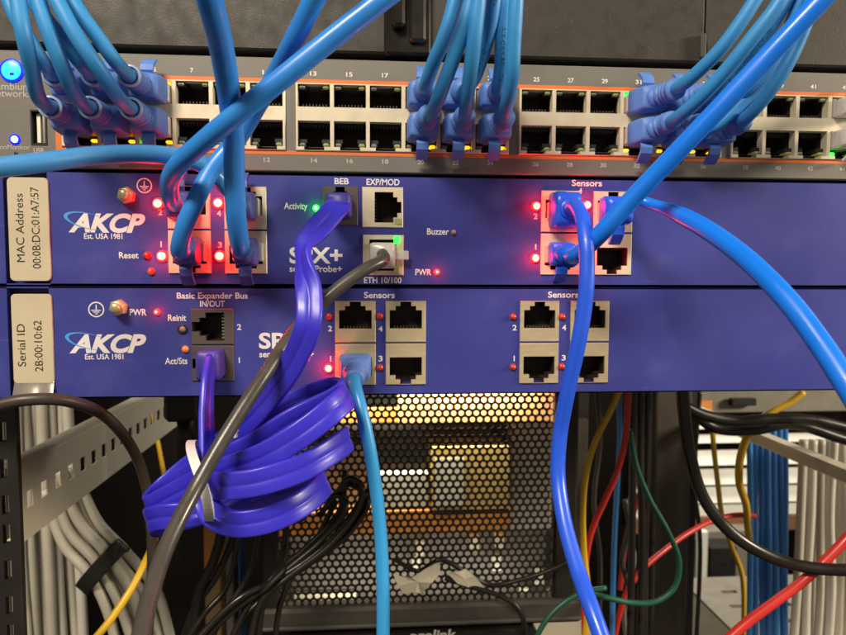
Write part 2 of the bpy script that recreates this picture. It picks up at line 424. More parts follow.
# ------------------------------------------------------------------ connectors shared by the devices
def opening(w=13.0, h=7.4, top=3.7, H=16.6, s1=8.2, s2=4.4, flip=1):
    """stepped modular-jack opening inside a cell centred on 0; latch notch towards +z when flip=1"""
    t = H/2
    L = [(-w/2, w/2, t-top-h, t-top), (-s1/2, s1/2, t-top, t-2.0), (-s2/2, s2/2, t-2.0, t-0.05)]
    if flip < 0: L = [(a, b, -d, -c) for a, b, c, d in L]
    return L
def rot90(L, d):
    return [(min(d*c, d*e), max(d*c, d*e), a, b) for a, b, c, e in L]
_jack = {}
def jack(parent, cx, cz, w, h, holes, m, key, depth=11.0, proud=0.6, contact=None):
    if key not in _jack:
        mb = MB(); mb.plate(-w/2, w/2, -h/2, h/2, holes, 0, 4.0, m, None, depth, 'cavity', rim=0.9, edge=0.25)
        if contact:
            for i in range(8):
                if contact in ('up', 'down'):
                    sg = 1 if contact == 'up' else -1
                    x = -4.5+i*1.28; z = sg*(holes[0][3]-0.0) if sg > 0 else holes[0][2]
                    mb.box(x-.25, x+.25, 3.0, 10.0, (z-0.9 if sg > 0 else z), (z if sg > 0 else z+0.9), 'inner_dark')
                else:
                    z = -4.5+i*1.28; x = contact
                    mb.box(min(x, x*0.72), max(x, x*0.72), 2.2, 10, z-.25, z+.25, 'inner_dark' if m != 'grey_port' else 'button_grey')
        o = mb.build('port', None, (0, 0, 0)); _jack[key] = o
        put(o, parent, (cx, -proud, cz))
        return o
    return instance(_jack[key], parent, (cx, -proud, cz))
_led = {}
CORE = {'led_red_on': ('led_red_core', 0.72, (1.0, 0.0, 0.0), 0.017), 'led_red_mid': ('led_red_core', 0.42, (1.0, 0.0, 0.0), 0.0022), 'led_green_on': ('led_green_core', 0.5, (0.0, 1.0, 0.08), 0.002)}
def led(parent, px, py, m, r=1.4, name='indicator_light'):
    p = at(px, py, -0.6)
    if (m, r) not in _led:
        mb = MB(); prof = [(r, 0.7), (r, -0.2), (r*0.92, -0.7), (r*0.7, -1.15), (r*0.38, -1.45), (0.02, -1.55)]
        if m in CORE:
            cr = CORE[m][1]
            mb.lathe([(r, 0.7), (r, -0.2), (r*0.92, -0.7), (r*0.72, -1.12), (r*cr, -1.28)], (0, 0, 0), m, 22)
            mb.lathe([(r*cr, -1.28), (r*cr*.7, -1.46), (r*cr*.35, -1.54), (0.02, -1.56)], (0, 0, 0), CORE[m][0], 22)
        else: mb.lathe(prof, (0, 0, 0), m, 18)
        o = mb.build(name, None, (0, 0, 0)); _led[(m, r)] = o; put(o, parent, (p.x, 0, p.z))
    else: o = instance(_led[(m, r)], parent, (p.x, 0, p.z))
    if m in CORE:      # the lit diode's own light
        ld = bpy.data.lights.new('diode_glow', 'POINT'); ld.color = CORE[m][2]; ld.energy = CORE[m][3]; ld.shadow_soft_size = 0.0008
        lo = bpy.data.objects.new('diode_glow', ld); COL.objects.link(lo); lo.parent = o; lo.location = (0, -0.0023, 0)
    return o
def ptext(mb, st, px0, px1, pyb, caph, m='ink', bold=0.020, shear=0.0, y=-0.08):
    """lettering between two pixels of the photograph, base line at pyb"""
    if st == '1': px0, px1 = px0+0.6, px0+1.7
    a = at(px0, pyb, y); b = at(px1, pyb, y)
    mb.text(st, a.x, b.x, (a.z+b.z)/2, caph/2.48, y, m, bold, shear)
def label_line(parent, st, px0, px1, pyb, caph, m='ink', bold=0.020):
    mb = MB(); ptext(mb, st, px0, px1, pyb, caph, m, bold); c = at((px0+px1)/2, pyb); part(mb, 'printed_lettering', parent, (c.x, 0, c.z))
def ground_symbol(mb, px, py, r=7.3):
    c = at(px, py, -0.08); R = r/2.5
    n = 28; v = []; f = []
    for k in range(n):
        a = 2*math.pi*k/n
        v += [(c.x+R*math.cos(a), -0.08, c.z+R*math.sin(a)), (c.x+R*0.84*math.cos(a), -0.08, c.z+R*0.84*math.sin(a))]
    for k in range(n): j = (k+1) % n; f.append((2*k, 2*j, 2*j+1, 2*k+1))
    mb.add(v, f, 'ink')
    def bar(x0, x1, z0, z1): mb.add([(c.x+x0*R, -0.08, c.z+z0*R), (c.x+x1*R, -0.08, c.z+z0*R), (c.x+x1*R, -0.08, c.z+z1*R), (c.x+x0*R, -0.08, c.z+z1*R)], [(0, 1, 2, 3)], 'ink')
    bar(-.07, .07, -.05, .62); bar(-.6, .6, -.16, -.04); bar(-.4, .4, -.38, -.27); bar(-.18, .18, -.6, -.5)
def logo(parent, px0, py):
    """slanted capitals with a blue swoosh; (px0,py) is the left end of the base line in the photograph"""
    mb = MB()
    ptext(mb, 'AKCP', px0, px0+77, py, 17.2, 'ink', bold=0.045, shear=0.32)
    ptext(mb, 'Est. USA 1981', px0+15.5, px0+54, py+7.2, 5.2, 'ink', bold=0.02)
    c = at(px0+20, py-10.5, -0.14); R = 22/2.5; Q = 7.2/2.5; v = []; f = []
    n = 30
    for k in range(n+1):
        u = k/n; a = math.radians(62+u*238); th = 0.055*math.sin(math.pi*u)**0.9+0.010
        for s in (1, -1):
            ra = 1+s*th*(1.0 if s > 0 else 1.6)
            x, z = R*ra*math.cos(a), Q*ra*math.sin(a)
            t = math.radians(-13); v.append((c.x+x*math.cos(t)-z*math.sin(t), -0.14, c.z+x*math.sin(t)+z*math.cos(t)))
    for k in range(n): f.append((2*k, 2*k+2, 2*k+3, 2*k+1))
    mb.add(v, f, 'ink_cyan')
    part(mb, 'logo', parent)
def hex_stud(parent, px, py):
    p = at(px, py, -5); mb = MB()
    ang = 0.3
    def ring(r, y, n=6): return [(p.x+r*math.cos(2*math.pi*k/n+ang), y, p.z+r*math.sin(2*math.pi*k/n+ang)) for k in range(n)]
    mb.rings([ring(3.2, 0), ring(3.2, -2.9), ring(2.85, -3.3)], 'brass', False)
    mb.lathe([(2.55, 0), (2.55, -0.4), (2.2, -0.6)], (p.x, -3.3, p.z), 'brass', 20)
    mb.lathe([(1.9, 0), (1.9, -1.6), (1.5, -2.1), (0.05, -2.2)], (p.x, -3.8, p.z), 'brass', 18)
    part(mb, 'ground_stud', parent, (p.x, 0, p.z))
def rrect(x0, x1, z0, z1, r, n=5):
    P = []
    for cx, cz, a0 in ((x1-r, z1-r, 0), (x0+r, z1-r, 90), (x0+r, z0+r, 180), (x1-r, z0+r, 270)):
        for k in range(n+1):
            a = math.radians(a0+90*k/n); P.append((cx+r*math.cos(a), cz+r*math.sin(a)))
    return P

# ------------------------------------------------------------------ black unit on top
t = thing('rack_server', (60, 0, 90), 'dark grey textured rack unit front above the grey switch', 'rack unit')
mb = MB()
zb = PZ(400, 53)
mb.plate(-200, PX(706, 30), zb, 240, [], 1.0, 30, 'black_panel', edge=0.8)
mb.plate(PX(708.5, 30), 330, zb, 240, [], 1.4, 30, 'black_panel', edge=0.8)
part(mb, 'faceplate', t)
mb = MB(); mb.box(-200, 330, 8, 200, zb-2.6, zb-0.3, 'black_plastic'); part(mb, 'chassis', t)  # only a thin black strip filling the gap under the faceplate
mb = MB()
a = at(384, 0, -3); b = at(431, 62, -3)
mb.box(a.x, b.x, -2.5, 0.8, b.z+3, 150, 'black_gloss', c=0.8)
mb.box(a.x+3, a.x+8, -7, -2.6, b.z+12, 150, 'black_gloss', c=1.2)
mb.box(a.x+9.5, b.x-2, -5, -2.6, b.z+7, 150, 'black_gloss', c=1.2)
part(mb, 'latch', t)
mb = MB()
a = at(701, 33, -1); b = at(705.5, 58, -1)
mb.box(a.x, b.x, -1.6, 0.7, b.z, a.z, 'dark_grey', c=0.5); part(mb, 'bracket', t)

# ------------------------------------------------------------------ switch
BANK = [-111.5, -23.4, 64.9, 153.0]; PIT = 13.97
SW = thing('network_switch', (60, 0, 44.6), 'grey 48-port network switch with orange outlined port banks', 'network switch')
banks = [(b-7.2, b+69.85+7.4, 53.0, 79.1) for b in BANK]
usb = (at(30, 109.7).x, at(46.6, 109.7).x, PZ(38, 145), PZ(38, 109.7))
mb = MB(); mb.plate(-200, 330, 44.9, 88.6, banks+[usb], 0, 20, 'switch_grey', None, edge=0.5)
part(mb, 'faceplate', SW)
mb = MB(); mb.box(-200, 330, 20.5, 220, 45.2, 88.4, 'dark_grey'); part(mb, 'chassis', SW)
mb = MB()   # orange frame lines
for z0, z1 in ((79.15, 80.6), (51.5, 52.95)): mb.box(BANK[0]-9.4, 235, -0.10, 0.3, z0, z1, 'orange')
mb.box(BANK[0]-9.4, BANK[0]-7.3, -0.11, 0.3, 52.95, 79.15, 'orange')
part(mb, 'orange_outline', SW)
mb = MB()
ptext(mb, 'cambium', -8, 30.5, 89.5, 6.6, 'ink_grey', 0.004); ptext(mb, 'networks', -8.5, 31.5, 96.6, 6.6, 'ink_grey', 0.004)
ptext(mb, 'onMonitor', 0, 30, 149.3, 4.6, 'ink_grey', 0.0); ptext(mb, 'USB', 33.8, 43.8, 153, 5, 'ink_grey', 0.01)
for b in range(4):
    for i in range(6):
        n = b*12+i*2+1; x = BANK[b]+PIT*i; k = len(str(n))*0.62
        mb.text(str(n), x-k-0.2, x+k-0.2, 82.0, 1.7, -0.08, 'ink', 0.02)
        mb.text(str(n+1), x-k-0.1, x+k-0.1, 48.6, 1.7, -0.08, 'ink_grey', 0.02)
part(mb, 'printed_lettering', SW)
p = at(11.8, 70.6); mb = MB()
mb.lathe([(4.4, 0), (4.4, -0.35), (3.6, -0.45), (3.55, -0.45)], (p.x, 0, p.z), 'led_blue_rim', 32)
mb.lathe([(3.5, -0.3), (3.5, -0.62), (3.1, -0.8), (.05, -0.85)], (p.x, 0, p.z), 'led_blue_on', 32)
mb.box(p.x-.3, p.x+1.1, -0.98, -0.84, p.z-1.9, p.z-1.0, 'black_plastic')
part(mb, 'power_button', SW, (p.x, 0, p.z))
p = at(15.1, 139.4); mb = MB(); mb.lathe([(2.0, 0), (2.0, -0.3), (.05, -0.32)], (p.x, 0, p.z), 'led_blue_rim', 20)
mb.lathe([(1.25, -0.2), (1.2, -0.7), (.8, -.95), (.05, -1.0)], (p.x, 0, p.z), 'led_blue_white', 20); part(mb, 'status_light', SW, (p.x, 0, p.z))
p = at(16, 153.3); mb = MB(); mb.lathe([(0.75, 0.0), (0.75, -0.06), (.05, -0.06)], (p.x, 0, p.z), 'cavity', 14); part(mb, 'reset_hole_shade', SW, (p.x, 0, p.z))  # flat dark disc paints the shade inside a small hole
mb = MB(); x0, x1, z0, z1 = usb; g = 0.05
mb.plate(x0+g, x1-g, z0+g, z1-g, [(x0+.6, x1-.6, z0+.6, z1-.6)], -0.3, 6, 'black_plastic', None, 12, 'cavity', rim=2)
mb.box(x0+1.6, x0+2.9, 1.5, 11, z0+1.2, z1-1.2, 'trafo_white'); mb.box(x0+4.2, x0+4.9, .6, 3, z0+1.0, z1-1.0, 'tag_metal')
part(mb, 'usb_port', SW, (x0, 0, z0))
# port banks: a shield with twelve openings, twelve ports behind it
OW = 12.5
def bank_holes(b):
    L = []
    for i in range(6):
        x = BANK[b]+PIT*i
        L += [(x-OW/2, x+OW/2, 69.9, 76.6), (x-OW/2+0.05, x+OW/2-0.05, 76.6, 78.6), (x-OW/2, x+OW/2, 57.6, 64.6), (x-3.9, x+3.9, 53.3, 57.6), (x-OW/2, x-3.9, 54.6, 57.6), (x+3.9, x+OW/2, 54.6, 57.6)]
    return L
bank_obj = None
for b in range(4):
    if bank_obj is None:
        mb = MB(); x0, x1, z0, z1 = banks[0]
        mb.plate(x0+.12, x1-.12, z0+.05, z1-.05, bank_holes(0), -0.8, 3.0, 'shield', 'shield', edge=0.3, rim=3.0)
        bank_obj = part(mb, 'port_bank', SW, (BANK[0], 0, 66))
    else:
        instance(bank_obj, SW, (BANK[b], 0, 66))
def port_mesh(flip):
    mb = MB(); f = flip
    def bx(x0, x1, y0, y1, z0, z1, m): mb.box(x0, x1, y0, y1, min(f*z0, f*z1), max(f*z0, f*z1), m)
    w = OW/2
    bx(-w-.3, w+.3, 13.0, 13.4, -4.0, 6.0, 'cavity')                      # back
    bx(-w-.5, -w-.12, 2.9, 13, -4.0, 6.0, 'cavity'); bx(w+.12, w+.5, 2.9, 13, -4.0, 6.0, 'cavity')
    bx(-w-.5, w+.5, 2.9, 13, -4.2, -3.9, 'cavity'); bx(-w-.5, w+.5, 2.9, 13, 5.9, 6.2, 'cavity')
    bx(-w, -2.9, 1.2, 9, 3.2, 4.6, 'black_plastic'); bx(2.9, w, 1.2, 9, 3.2, 4.6, 'black_plastic')   # shoulders beside the latch notch
    bx(-w+.1, w-.1, 4.0, 12, -3.9, -2.5, 'black_plastic')
    for i in range(8): bx(-4.5+i*1.28-.2, -4.5+i*1.28+.2, 3.2, 9, -2.5, -1.7, 'inner_dark')
    return mb
def window_mesh(m):
    mb = MB(); mb.box(-1.2, 1.2, 0.1, 5.5, -0.6, 0.6, m, c=0.45); return mb
pm = {}; wm = {}
LIT = {(0, 2, 0, 1): 'led_amber_on', (0, 1, 1, 1): 'led_amber_on', (0, 0, 1, 1): 'led_amber_on', (0, 2, 1, 1): 'led_amber_on', (0, 2, 1, 0): 'led_green_mid',
       (1, 3, 1, 1): 'led_amber_on', (1, 4, 1, 1): 'led_amber_on', (1, 5, 1, 1): 'led_amber_on', (2, 3, 0, 0): 'led_green_on',
       (2, 5, 1, 1): 'led_amber_on', (2, 5, 1, 0): 'led_amber_on', (2, 3, 1, 0): 'led_amber_on', (3, 3, 1, 0): 'led_green_on', (2, 4, 1, 0): 'led_amber_on'}
PORTPOS = {}
for b in range(4):
    for i in range(6):
        x = BANK[b]+PIT*i
        if x > 200: continue
        for row in (0, 1):
            f = 1 if row == 0 else -1; z = 73.6 if row == 0 else 61.0
            if row not in pm:
                o = port_mesh(f).build('port', None, (0, 0, 0)); pm[row] = o; put(o, SW, (x, 0, z))
            else: o = instance(pm[row], SW, (x, 0, z))
            PORTPOS[(b, i, row)] = (x, z)
            for side in (0, 1):
                key = LIT.get((b, i, row, side), 'led_window' if side else 'led_window_dim')
                wx = x+(4.55 if side else -4.55); wz = z+f*(4.1 if row == 0 else 5.45)
                if key not in wm:
                    q = window_mesh(key).build('indicator_light', None, (0, 0, 0)); wm[key] = q; put(q, o, (wx, -0.3, wz))
                else: q = instance(wm[key], o, (wx, -0.3, wz))

# ------------------------------------------------------------------ two blue sensor units
def faceplate(parent, z0, z1, holes):
    mb = MB()
    slot = (at(4.5, 230).x if z0 >= 0 else at(8.5, 340).x, at(48.6, 230).x if z0 >= 0 else at(50.3, 340).x)
    mb.plate(-200, 330, z0, z1, holes+[(slot[0], slot[1], z0+0.05, z1-0.05)], 0, 6, 'blue_paint', 'blue_edge', edge=0.55, rim=6)
    mb.box(slot[0]-1, slot[1]+1, 5.2, 5.9, z0+0.1, z1-0.1, 'blue_edge')
    part(mb, 'faceplate', parent)
    mb = MB(); mb.box(-200, 330, 12.5, 160, z0+.3, z1-.3, 'blue_edge'); part(mb, 'chassis', parent)
def hole_of(cx, cz, w, h): return (cx-w/2+.2, cx+w/2-.2, cz-h/2+.2, cz+h/2-.2)
CW, CH = 16.2, 16.6
UA = thing('sensor_unit', (60, 0, 0.4), 'upper blue rack sensor unit with MAC Address tag, crowded with lit red lights', 'sensor unit', 'blue sensor units in the rack')
UB = thing('sensor_unit', (60, 0, -43.9), 'lower blue rack sensor unit with Serial ID tag and mostly empty brass ports', 'sensor unit', 'blue sensor units in the rack')
rowsA = (30.6, 13.3); rowsB = (-14.1, -31.3)
colsA = (-71.8, -50.2, 75.5, 97.1); colsB = (-7.6, 12.6, 67.3, 88.3)
holesA = [hole_of(x, z, CW, CH) for x in colsA for z in rowsA]+[hole_of(3.35, 31.4, CW, 15.8), hole_of(3.55, 12.5, CW, 16.0), hole_of(-13.4, 31.9, 13.8, 15.2)]
holesB = [hole_of(x, z, CW, CH) for x in colsB for z in rowsB]+[hole_of(-63.6, -15.95, 16.4, 14.1), hole_of(-63.6, -30.5, 16.4, 14.1)]
faceplate(UA, 0.35, 43.95, holesA); faceplate(UB, -43.9, -0.35, holesB)
op_up = opening(); op_dn = opening(flip=-1)
for x in colsA:
    jack(UA, x, rowsA[0], CW, CH, op_up, 'shield', 'au', contact='down'); jack(UA, x, rowsA[1], CW, CH, op_dn, 'shield', 'ad', contact='up')
for x in colsB:
    jack(UB, x, rowsB[0], CW, CH, op_up, 'shield_brass', 'bu', contact='down'); jack(UB, x, rowsB[1], CW, CH, op_dn, 'shield_brass', 'bd', contact='up')
side = [(-3.2, 4.2, -6.0, 6.0), (4.2, 5.8, -4.0, 4.0), (5.8, 7.4, -2.2, 2.2)]
jack(UA, 3.35, 31.4, CW, 15.8, side, 'shield', 'side', contact=-3.2)
jack(UA, 3.55, 12.5, CW, 16.0, [(-5.5, 5.2, -6.2, 6.2)], 'shield', 'eth')
jack(UA, -13.4, 31.9, 13.8, 15.2, [(-4.6, 4.6, -4.2, 4.0), (-2.6, 2.6, 4.0, 5.6), (-1.8, 1.8, 5.6, 7.4)], 'grey_port', 'beb')
rj12 = [(-2.6, 4.6, -5.6, 5.6), (-5.0, -2.6, -3.6, 3.6), (-7.9, -5.0, -1.9, 1.9)]
jack(UB, -63.6, -15.95, 16.4, 14.1, rj12, 'grey_port', 'rj', contact=4.4); jack(UB, -63.6, -30.5, 16.4, 14.1, rj12, 'grey_port', 'rj', contact=4.4)
# name tags that slide out of the slots
def id_tag(parent, px0, px1, py0, py1, lines, bent=False):
    a = at(px0, py0, -1); b = at(px1, py1, -1); mb = MB()
    z0 = b.z
    if bent: z0 = b.z+5.2
    mb.prism(rrect(a.x, a.x+15.0, z0, a.z, 1.8 if not bent else 1.6), -0.9, 1.2, 'tag', cham=0.12)
    if bent:   # its foot bends forward under the panel
        n = 8
        v = []; f = []
        for k in range(n+1):
            u = k/n; y = -0.7-2.2*math.sin(u*1.9)*u; z = z0+1.2-u*7.5
            v += [(a.x+.1, y, z), (a.x+14.9, y, z), (a.x+14.9, y+0.8, z), (a.x+.1, y+0.8, z)]
        for k in range(n):
            for j in range(4): f.append((4*k+j, 4*k+(j+1) % 4, 4*k+4+(j+1) % 4, 4*k+4+j))
        f += [(0, 1, 2, 3), (4*n, 4*n+1, 4*n+2, 4*n+3)]
        mb.add(v, f, 'tag_metal', True)
    o = part(mb, 'id_tag', parent, (a.x, 0, a.z))
    for st, pxc, pys, pye in lines:
        mb = MB(); p0 = at(pxc, pys, -0.96); p1 = at(pxc, pye, -0.96)
        mb.text(st, p0.z, p1.z, (p0.x+p1.x)/2+1.55, 3.1, -0.96, 'ink_black', 0.0, 0.0, rot=90)
        part(mb, 'printed_lettering', o, (a.x, 0, a.z))
id_tag(UA, 6.2, 43, 177, 281, [('MAC Address', 19.5, 262, 193.5), ('00:0B:DC:01:A7:57', 35.3, 268.5, 187)])
id_tag(UB, 10.3, 46, 294, 396.5, [('Serial ID', 21, 366.5, 324), ('2B:00:10:62', 38, 371.5, 320.5)], True)
hex_stud(UA, 123, 194); hex_stud(UB, 115, 308)
logo(UA, 68.5, 231.5); logo(UB, 69.5, 352)
mb = MB()
mb = MB(); ground_symbol(mb, 144.3, 185.5); part(mb, 'ground_symbol', UA)
label_line(UA, 'Reset', 119, 138.6, 258.2, 6.2); label_line(UA, '2', 158.4, 162.4, 215, 5.6); label_line(UA, '1', 160, 162.5, 246.8, 5.6)
label_line(UA, '4', 217, 221, 216, 5.6); label_line(UA, '3', 218, 222, 247.5, 5.6)
label_line(UA, 'Activity', 284, 307.5, 209, 6.4); label_line(UA, 'BEB', 334.5, 348.8, 184, 6); label_line(UA, 'EXP/MOD', 366.5, 399.5, 185, 6.2)
label_line(UA, 'ETH 10/100', 364, 401.5, 283, 6); label_line(UA, 'Buzzer', 427, 449, 234.5, 6.4); label_line(UA, 'PWR', 415.3, 431.3, 275, 6.2)
label_line(UA, 'SPX+', 289.5, 342.5, 262.8, 15.5, bold=0.03); label_line(UA, 'sensorProbe+', 289.5, 342, 271.8, 6.4)
label_line(UA, 'Sensors', 571.8, 602, 186, 6.4); label_line(UA, '2', 533.5, 537.5, 219, 5.6); label_line(UA, '1', 534.5, 537, 249.5, 5.6)
label_line(UA, '4', 578.5, 582, 193.5, 5.6); label_line(UA, '3', 585.5, 589.5, 249.5, 5.6)
mb = MB()
mb = MB(); ground_symbol(mb, 96.2, 309.5, 7.6); part(mb, 'ground_symbol', UB)
label_line(UB, 'PWR', 129.6, 146.6, 315.3, 6.4); label_line(UB, 'Reinit', 168, 186.2, 320.8, 6.4); label_line(UB, 'Act/Sts', 165, 187.5, 364, 6.4)
label_line(UB, 'Basic Expander Bus', 176.8, 247.8, 298.5, 6.0, bold=0.018); label_line(UB, 'IN/OUT', 200, 224.8, 306.6, 6.0, bold=0.018)
label_line(UB, '2', 237, 241.3, 329.8, 5.8); label_line(UB, '1', 238.2, 240.8, 363, 5.8)
label_line(UB, 'SP2+', 259, 312, 348, 15.5, bold=0.03); label_line(UB, 'sensorProbe2+', 259.3, 314, 357, 6.2)
label_line(UB, 'Sensors', 364, 394.8, 298, 6.2, bold=0.018); label_line(UB, 'Sensors', 548, 578.5, 297.5, 6.2, bold=0.018)
for st, x, y in (('2', 328, 331.2), ('4', 378.5, 331.4), ('1', 329.5, 361.5), ('3', 378.5, 361.2), ('2', 512.5, 330.3), ('4', 562, 330.2), ('1', 513, 361), ('3', 561.5, 360.3)):
    label_line(UB, st, x, x+(4.2 if st != '1' else 2.7), y, 5.6)
for p in ((158, 203.5), (218.3, 203), (162, 256), (219.8, 256), (536.3, 206), (535.3, 258), (587, 205), (587, 258)): led(UA, p[0], p[1], 'led_red_on', 2.25 if p[0] < 300 else 2.0)  # domes made oversize to imitate bloom round the lit diodes
led(UA, 150.8, 271.3, 'led_red_dim'); led(UA, 437, 272, 'led_red_mid', 1.25); led(UA, 316, 208, 'led_green_on')
led(UA, 453.6, 232.2, 'button_grey', 1.1, 'buzzer')
led(UA, 146.5, 255.5, 'button_red', 1.6, 'reset_button')
led(UB, 156.6, 312, 'led_red_mid', 1.25); led(UB, 185, 349.3, 'led_orange'); led(UB, 328.5, 368.3, 'led_red_on', 1.9)
for p in ((329, 316.5), (380, 316.3), (380, 367.8), (513.2, 317), (562.5, 317), (513, 367.3), (562, 366.7)): led(UB, p[0], p[1], 'led_red_off')
p = at(182.6, 329.3, -0.3); mb = MB()
mb.lathe([(2.0, 0), (2.0, -0.35), (1.4, -0.4), (1.35, -0.38)], (p.x, 0, p.z), 'black_plastic', 20)
mb.lathe([(1.2, -0.2), (1.15, -0.7), (.05, -.9)], (p.x, 0, p.z), 'button_grey', 18); part(mb, 'reinit_button', UB, (p.x, 0, p.z))
for x, z, m in ((9.0, 18.6, 'led_green_on'), (9.0, 6.6, 'led_window')):
    mb = MB(); mb.box(x-1.2, x+1.2, -1.3, 1, z-1.5, z+1.5, m, c=0.3); part(mb, 'indicator_light', UA, (x, 0, z))
mb = MB(); mb.box(8.6, 11.2, -1.1, 1, 24.7, 27.0, 'led_window', c=0.2); part(mb, 'indicator_light', UA, (9, 0, 25))

# ------------------------------------------------------------------ plugs and cables
def sect(cx, y, cz, w, h, n=32, e=8.0):
    R = []
    for k in range(n):
        a = 2*math.pi*k/n; c, s = math.cos(a), math.sin(a)
        R.append(Vector((cx+math.copysign(abs(c)**(2/e), c)*w/2, y, cz+math.copysign(abs(s)**(2/e), s)*h/2)))
    return R
def plugged(name, label, cat, group, x, z, flip, path, mj, mbt, r, lens=(2.6, 10.5), bw=11.7, bh=9.8, ribs=5, riblen=13.5, tab=True, y0=0.0, hood=4.6, boot_r=4.4, extra=None, step=1.3, tilt=(0, 0), highlight_ring=None):
    """a network cable with its connector in the port at (x,z): jacket, boot with ribs, connector, latch tab"""
    t = thing(name, (x, y0, z), label, cat, group)
    jr = r; r = r(0) if callable(r) else r
    tx, tz = tilt
    ya, yb = y0-lens[0], y0-lens[1]
    p0 = Vector((x+tx*0.5, yb+2, z+tz*0.5)); p1 = Vector((x+tx, yb-3, z+tz))
    pts = [tuple(p0), tuple(p1)]+[tuple(p) for p in path]
    jm = MB(); sp = tube(jm, pts, jr, mj, 16, step)
    if extra: extra(jm, sp)
    part(jm, 'jacket', t)
    bm = MB()
    rows = [sect(x, ya, z, bw-.8, bh-.8), sect(x, ya-.5, z, bw, bh), sect(x+tx*.3, (ya+yb)/2, z+tz*.3, bw*.98, bh*.97), sect(x+tx*.5, yb+1.2, z+tz*.5, bw*.92, bh*.90), sect(x+tx*.5, yb, z+tz*.5, boot_r*2.1, boot_r*2.05, e=3)]
    bm.rings(rows, mbt)
    # ribbed strain relief along the start of the cable
    L = 0; V, T, N = frames(sp); rr = []
    for i in range(len(V)):
        if i: L += (V[i]-V[i-1]).length
        if L > riblen: break
        rr.append((V[i], T[i], N[i], L))
    R = []
    dense = []
    for i in range(len(rr)-1):
        for q in (0, .25, .5, .75):
            dense.append(tuple(a+(b-a)*q for a, b in zip(rr[i][:3], rr[i+1][:3]))+(rr[i][3]+(rr[i+1][3]-rr[i][3])*q,))
    for c, T_, N_, l in dense:
        u = l/riblen; base = boot_r*(1-u)+(r+1.35)*u
        g = 1.0 if (u*ribs) % 1.0 < 0.55 else 0.66
        if u > 0.90: g = 1.06
        B = T_.cross(N_).normalized(); N_ = N_.normalized()
        R.append([c+(N_*math.cos(2*math.pi*k/18)+B*math.sin(2*math.pi*k/18))*base*g for k in range(18)])
    if len(R) > 3: bm.rings(R, mbt)
    part(bm, 'boot', t)
    if highlight_ring:  # pale ring standing in for a highlight on the boot's rim
        c, T_, N_, l = dense[-1]; B = T_.cross(N_).normalized(); N_ = N_.normalized(); q = MB(); rr_ = r+1.5
        q.rings([[c+T_*o+(N_*math.cos(2*math.pi*k/18)+B*math.sin(2*math.pi*k/18))*(rr_*g) for k in range(18)] for o, g in ((-.6, .93), (-.3, 1.0), (.3, 1.03), (.6, .98), (.6, .8))], highlight_ring, True, False); part(q, 'highlight_ring', t)
    cm = MB(); cm.box(x-5.8, x+5.8, y0-lens[0]-0.4, y0+7, z-3.6, z+3.6, 'clear', c=0.4); part(cm, 'connector', t)
    if tab:
        tm = MB(); w = hood/2; prof = [(yb+3.0, bh*.40), (yb+1.5, bh*.62), (yb+2.2, bh*.85), (yb+4.5, bh*1.06), (yb+6.5, bh*1.18)]
        v = []; f = []
        for k, (y, h) in enumerate(prof):
            for dx, dd in ((-w, 0), (w, 0), (w, 1.3), (-w, 1.3)): v.append((x+dx, y+dd*0.8, z+flip*(h-dd*0.6)))
        for k in range(len(prof)-1):
            for j in range(4): f.append((4*k+j, 4*k+(j+1) % 4, 4*k+4+(j+1) % 4, 4*k+4+j))
        f += [(0, 1, 2, 3), tuple(4*(len(prof)-1)+j for j in range(4))]
        tm.add(v, f, mbt); part(tm, 'latch_tab', t)
    return t
def print_on(words, m, start, count=1, gap=20, r=2.4, size=1.6):
    """faint lettering printed along a jacket, facing the front"""
    def fn(mb, sp):
        V, T, N = frames(sp); L = [0]
        for i in range(1, len(V)): L.append(L[-1]+(V[i]-V[i-1]).length)
        vs, fs, a, b = glyphs(words, 0.0, 0.0); k = size/0.729
        for c in range(count):
            s0 = start+c*gap; out = []
            for X, Z in vs:
                s = s0+(X-a)*k; i = min(range(len(L)), key=lambda q: abs(L[q]-s)); i = min(i, len(V)-2)
                P = V[i]+T[i]*(s-L[i]); F = Vector((0, -1, 0)); F = (F-T[i]*F.dot(T[i])).normalized(); B = T[i].cross(F)
                an = (Z*k-size*0.5)/r
                out.append(P+(F*math.cos(an)+B*math.sin(an))*(r+0.04))
            mb.add(out, fs, m)
    return fn
G1 = 'light blue patch cables in the switch'
def sw(b, i, row): return PORTPOS[(b, i, row)]
def patch(b, i, row, path, where, extra=None, tilt=(0, 0), tab=True):
    x, z = sw(b, i, row)
    plugged('patch_cable', 'light blue patch cable in '+where, 'patch cable', G1, x, z, 1 if row == 0 else -1, pxpath(path), 'patch', 'patch_boot', 2.4, y0=-0.8, extra=extra, tilt=tilt, tab=tab, highlight_ring=('highlight_ring' if b == 0 else None))
